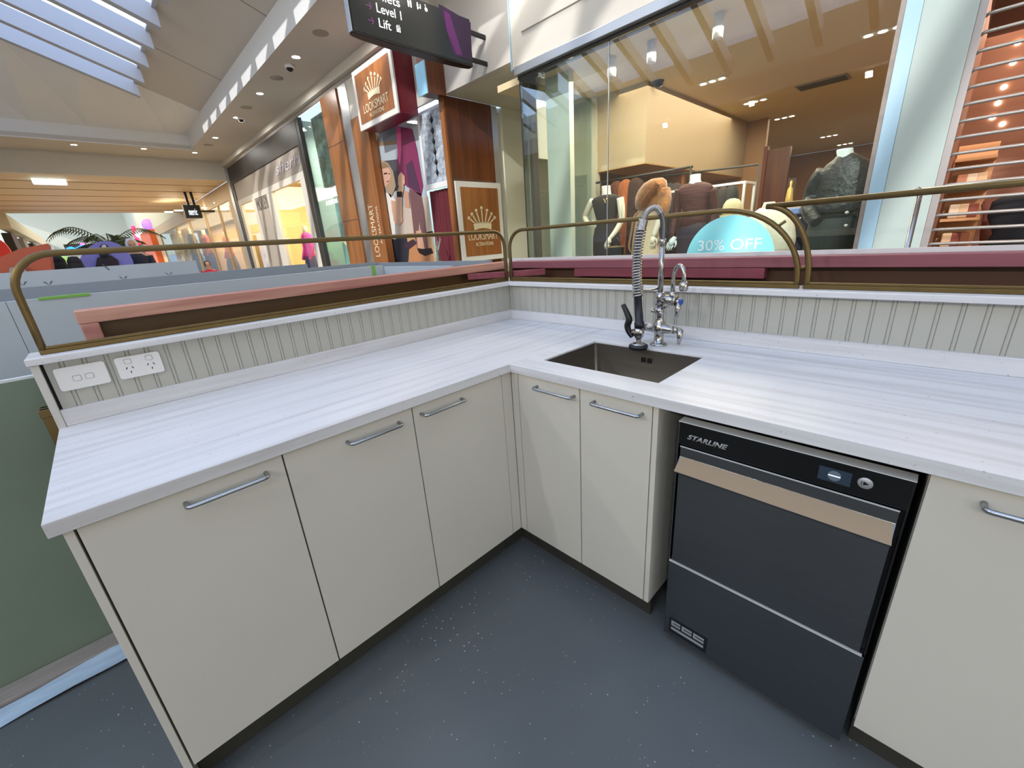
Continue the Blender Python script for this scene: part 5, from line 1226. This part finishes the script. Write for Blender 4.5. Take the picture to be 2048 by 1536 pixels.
# ---- pier between the shops, chrome rail, roller grille
pr_ = thing('pier', 'tall pale gloss pier between the boutique and the grilled shop', 'pier', (1.5, 2.2, 0))
MB().box(1.335, 1.362, YG-.02, YG+.07, 0, 3.019).build('mullion', mat('speckled_stone_trim', '#93877e', .35, noise=.2, nscale=12), pr_)
MB().box(1.363, 1.442, YG-.03, YG+.06, 0, 3.129).build('blue_strip', M['blueg'], pr_)
MB().box(1.443, 1.685, YG-.022, YG+.06, 0, 3.129).build('panel', M['whiteg'], pr_)
cg = thing('handrail', 'chrome tubular handrail with a ball end in front of the pale pier', 'handrail', (1.75, 1.5, 0))
hx = 1.66; hy = 1.5; hz = 1.455
MB().tube([(hx, hy, -.03), (hx, hy, hz)], .013, 12).build('upright', M['chrome'], cg)
MB().tube([(hx-.01, hy, hz+.005), (3.3, hy-.02, hz+.005)], .014, 12).lathe([(0, .02), (.014, .014), (.02, 0), (.014, -.014), (0, -.02)], (hx-.012, hy, hz+.005), seg=14).build('rail', M['chrome'], cg)
MB().tube([(3.29, hy, -.03), (3.29, hy, hz)], .013, 12).build('upright', M['chrome'], cg)
rg = thing('roller_grille', 'grey tube roller grille closing the shop at the far right', 'grille', (2.5, 2.22, 0))
m = MB(); z = .18
while z < 3.1:
    m.tube([(1.715, YG+.02, z-.012), (1.735, YG+.018, z), (3.6, YG+.018, z)], .0095, 8); z += .088
m.build('tubes', mat('grey_grille_tube', '#a09a94', .35, .6), rg)
MB().box(1.686, 1.722, YG-.01, YG+.06, 0, 3.129).build('guide', mat('grey_guide', '#a39b98', .4, .4), rg)
ob = mat('orange_brown_wall', '#8c5f48', .6, noise=.1, nscale=2)
struct(MB().box(1.685, 9, 4.6, 4.7, 0, 3.2).build('wall_grille_shop_back', ob))
struct(MB().box(1.685, 9, YG+.15, 4.6, 3.13, 3.2).build('ceiling', ob))
struct(MB().box(1.681, 1.70, YG+.10, 4.6, 0, 3.12).build('wall_grille_shop_side', ob))
sh = thing('shelf_unit', 'tan shelf unit with stacked folded goods behind the grille', 'shelf', (1.9, 4.2, 0))
a = at(1885, 420, 'y', 4.0); b = at(1965, 420, 'y', 4.0); tn = mat('tan_shelf', '#c08a58', .5)
MB().box(a.x, b.x, 4.28, 4.3, 0, 1.9).build('back', tn, sh)
for z in (.5, .75, 1.0, 1.25, 1.5, 1.75): MB().box(a.x, b.x, 4.0, 4.279, z, z+.025).build('shelf_board', tn, sh)
k_ = 0
for z in (.775, 1.025, 1.275, 1.525):
    for i in range(3):
        x_ = a.x+.04+i*(b.x-a.x-.1)/2.6; k_ += 1
        tag(MB().box(x_, x_+.07, 4.05, 4.2, z+.001, z+.12).build('folded_goods', mat('goods_%d' % k_, ['#d9b48c', '#8c4a3c', '#b97a58', '#e0c8a8'][k_ % 4], .8), bevel=.01), '%s folded stack, %s on the %s tan shelf behind the grille' % (['pale', 'rust', 'tan', 'cream'][k_ % 4], ['left', 'middle', 'right'][i], {.775: 'lowest', 1.025: 'second', 1.275: 'third', 1.525: 'top'}[z]), 'folded clothes', 'folded goods on the tan shelves')
y = 3.3; t = mq('mannequin', 'mannequin in a wide charcoal coat behind the grille at the right edge', 2020, 500, y); t.location.z = 0
ch = mat('charcoal_coat', '#26272b', .8)
MB().loft(rows([(2010, 2060, 388, .6), (1985, 2090, 400, .5), (1975, 2100, 430, .5), (1985, 2095, 465, .5), (1960, 2110, 500, .5), (1945, 2120, 560, .5)], y), 24).loft([(J(2030, 500, y).x, y, .0, .12, .12), (J(2030, 500, y).x, y, .03, .12, .12), (J(2030, 500, y).x, y, .04, .03, .03), (J(2030, 500, y).x, y, .9, .03, .03)], 12).build('coat', ch, t)
t = mq('mannequin', 'slim rust-clothed mannequin behind the grille next to the shelves', 1985, 500, 3.7); t.location.z = 0; y = 3.7
MB().loft(rows([(1968, 1992, 400, .6), (1962, 1996, 410, .5), (1966, 1990, 430, .6), (1960, 1990, 460, .6), (1955, 1990, 520, .6)], y), 18).loft([(J(1975, 500, y).x, y, 0, .1, .1), (J(1975, 500, y).x, y, .03, .1, .1), (J(1975, 500, y).x, y, .04, .05, .05), (J(1975, 500, y).x, y, 1.05, .06, .06)], 12).build('dress', mat('rust_dress', '#7a4434', .8), t)
g1 = None
for (px, py), nm in zip(((2036, 85), (2026, 125), (2008, 174), (1996, 206), (1985, 235), (2005, 248)), ('uppermost light reflection behind the grille', 'second light reflection down behind the grille', 'third light reflection down behind the grille', 'fourth light reflection down behind the grille', 'lowest left light reflection behind the grille', 'lowest right light reflection behind the grille')):  # reflected lights, modelled as small glowing discs on the back wall
    p = at(px, py, 'y', 4.597)
    if g1 is None:
        g1 = thing('spotlight', nm, 'ceiling light', (p.x, p.y, p.z), 'light reflections behind the grille'); MB().lathe([(0, -.02), (.016, -.014), (.022, .002)], tuple(p), 'y', seg=12).build('lamp', M['lamp'], g1)
    else: dup(g1, tuple(p), nm)

# ================================================================== PEOPLE and far mannequins
def person(px, headpy, x, label, hcol, tcol, skin='#b98a6c', fx=1, hair_long=False):
    hp_ = at(px, headpy, 'x', x); hz_ = hp_.z; y_ = hp_.y; H = (hz_+.10); s = H/1.72
    t = thing('person', label, 'person', (x, y_, -.03))
    z0 = -.03; V = lambda a, b, c: (x+c*s*fx, y_+a*s, z0+b*s)
    vs = [V(0, .95, 0), V(0, 1.15, 0), V(0, 1.36, 0), V(0, 1.48, 0), V(0, 1.56, 0), V(0, 1.63, .01), V(-.19, 1.40, 0), V(-.24, 1.14, .02), V(-.22, .92, .10), V(-.21, .84, .12), V(.19, 1.40, 0), V(.24, 1.14, .02), V(.22, .92, .10), V(.21, .84, .12), V(-.10, .90, 0), V(-.11, .50, .02), V(-.11, .08, 0), V(-.11, .04, .12), V(.10, .90, 0), V(.11, .50, .02), V(.11, .08, 0), V(.11, .04, .12)]
    ed = [(0, 1), (1, 2), (2, 3), (3, 4), (4, 5), (2, 6), (6, 7), (7, 8), (8, 9), (2, 10), (10, 11), (11, 12), (12, 13), (0, 14), (14, 15), (15, 16), (16, 17), (0, 18), (18, 19), (19, 20), (20, 21)]
    ra = [r*s for r in (.14, .12, .13, .06, .075, .095, .065, .045, .035, .03, .065, .045, .035, .03, .09, .06, .045, .04, .09, .06, .045, .04)]
    v_, f_ = skin_mesh(vs, ed, ra, 1); b = MB(); b.add(v_, f_, True)
    hc_ = Vector(V(0, 1.62, .0)); b.lathe([(0, .12*s), (.05*s, .11*s), (.08*s, .06*s), (.082*s, 0), (.07*s, -.06*s), (.045*s, -.11*s), (0, -.125*s)], hc_, seg=16)
    b.lathe([(0, .03*s), (.014*s, 0), (0, -.01*s)], hc_+Vector((.085*s*fx, 0, -.01*s)), seg=6)
    for sd in (-1, 1):
        b.lathe([(0, .02*s), (.012*s, 0), (0, -.02*s)], hc_+Vector((0, sd*.084*s, 0)), seg=6)
        hand(b, V(sd*.21, .86, .12), (.2, 0, -1), .08*s)
    b.build('body', mat('skin_'+label[:6], skin, .6), t)
    e = MB()
    for sd in (-1, 1): MB().lathe([(0, .008*s), (.012*s, 0), (0, -.008*s)], hc_+Vector((.077*s*fx, sd*.03*s, .012*s)), seg=8).build('eye', M['black'], t)
    MB().box(hc_.x+.066*s*fx, hc_.x+.074*s*fx, hc_.y-.022*s, hc_.y+.022*s, hc_.z-.058*s, hc_.z-.048*s).build('mouth', mat('lips_'+label[:6], '#8a4a44', .6), t)
    h = MB(); h.lathe([(0, .14*s), (.06*s, .13*s), (.095*s, .06*s), (.098*s, 0), (.085*s, -.05*s)], hc_-Vector((.022*s*fx, 0, 0)), seg=16)
    if hair_long: h.loft([(hc_.x-.05*s*fx, hc_.y, hc_.z+.02*s, .07*s, .10*s), (hc_.x-.06*s*fx, hc_.y, hc_.z-.15*s, .07*s, .12*s), (hc_.x-.05*s*fx, hc_.y, hc_.z-.33*s, .06*s, .13*s)], 14)
    h.build('hair', mat('hair_'+label[:6], hcol, .8), t)
    c = MB(); c.loft([(x, y_, z0+.80*s, .14*s, .20*s), (x, y_, z0+1.0*s, .135*s, .17*s), (x, y_, z0+1.2*s, .14*s, .17*s), (x, y_, z0+1.38*s, .13*s, .22*s), (x, y_, z0+1.46*s, .08*s, .12*s)], 18)
    for sd in (-1, 1): c.tube([V(sd*.19, 1.41, 0), V(sd*.24, 1.14, .02), V(sd*.225, .95, .09)], [.075*s, .06*s, .05*s], 10)
    c.build('top', mat('top_'+label[:6], tcol, .8), t)
    q = MB()
    for sd in (-1, 1): q.tube([V(sd*.09, .95, 0), V(sd*.11, .5, .02), V(sd*.11, .08, 0)], [.11*s, .08*s, .06*s], 12)
    q.build('trousers', mat('trousers_'+label[:6], '#20222a', .8), t)
person(415, 529, -13, 'small person with dark hair in a bright red top beyond the hoardings', '#1c1412', '#c8304a')
person(263, 487, -11, 'tall pale-haired person in dark navy clothes beside the lilac booth', '#c8c6c8', '#14182a', hair_long=True)
person(117, 524, -9.0, 'long-haired person in black seen from behind, next to the orange booth', '#120e10', '#151018', fx=-1, hair_long=True)
person(150, 526, -8.2, 'person in black seen from behind, left of the lilac booth', '#18100e', '#120f14', fx=-1, hair_long=True)

fm0 = None
def far_mannequin(px, py, y, label, top, bot, neckc=None):
    p = at(px, py, 'y', y); t = thing('mannequin', label, 'mannequin', (p.x, y, 0), None); x_, z_ = p.x, p.z; s = z_/1.62
    MB().loft([(x_, y, z_-.16*s, .10*s, .06*s), (x_, y, z_-.08*s, .05*s, .05*s), (x_, y, z_, .05*s, .05*s)], 12).loft([(x_, y, 0, .12, .12), (x_, y, .02, .12, .12), (x_, y, .03, .05, .05), (x_, y, .6*s, .06, .06)], 10).build('body', M['mann'], t)
    m = MB(); m.loft([(x_, y, .98*s, .15*s, .11*s), (x_, y, 1.1*s, .12*s, .09*s), (x_, y, 1.28*s, .16*s, .11*s), (x_, y, 1.42*s, .20*s, .09*s), (x_, y, 1.48*s, .10*s, .07*s)], 16)
    for sd in (-1, 1): m.tube([(x_+sd*.19*s, y, 1.42*s), (x_+sd*.25*s, y, 1.15*s), (x_+sd*.20*s, y-.1*s, .92*s)], [.055*s, .045*s, .035*s], 8)
    m.build('top', mat('far_top_'+top, top, .8), t)
    MB().loft([(x_, y, .40*s, .24*s, .18*s), (x_, y, .75*s, .20*s, .15*s), (x_, y, .99*s, .145*s, .105*s)], 16).build('skirt', mat('far_skirt_'+bot, bot, .8), t)
far_mannequin(357, 462, 2.85, 'distant mannequin in pale green under the hanging sign', '#b9b894', '#a8a080')
far_mannequin(378, 458, 2.85, 'distant mannequin in dark brown right of the pale green one', '#3a2418', '#241812')
far_mannequin(405, 460, 2.85, 'distant mannequin in dusty maroon top', '#9a4a40', '#2a1620')
far_mannequin(448, 464, 2.85, 'distant mannequin in coral top and brown skirt nearest the dark frame', '#d2704e', '#5a4630')
far_mannequin(530, 452, 2.95, 'white mannequin left of the taupe centre panel in the dark-framed shop', '#d8d6cc', '#4a2e20')
far_mannequin(608, 452, 2.95, 'mannequin in magenta top and navy skirt in the dark-framed shop', '#d03aa0', '#1c2250')
far_mannequin(1010, 420, 6.5, 'distant dark-clad mannequin figure in the passage', '#16130f', '#120f0c')
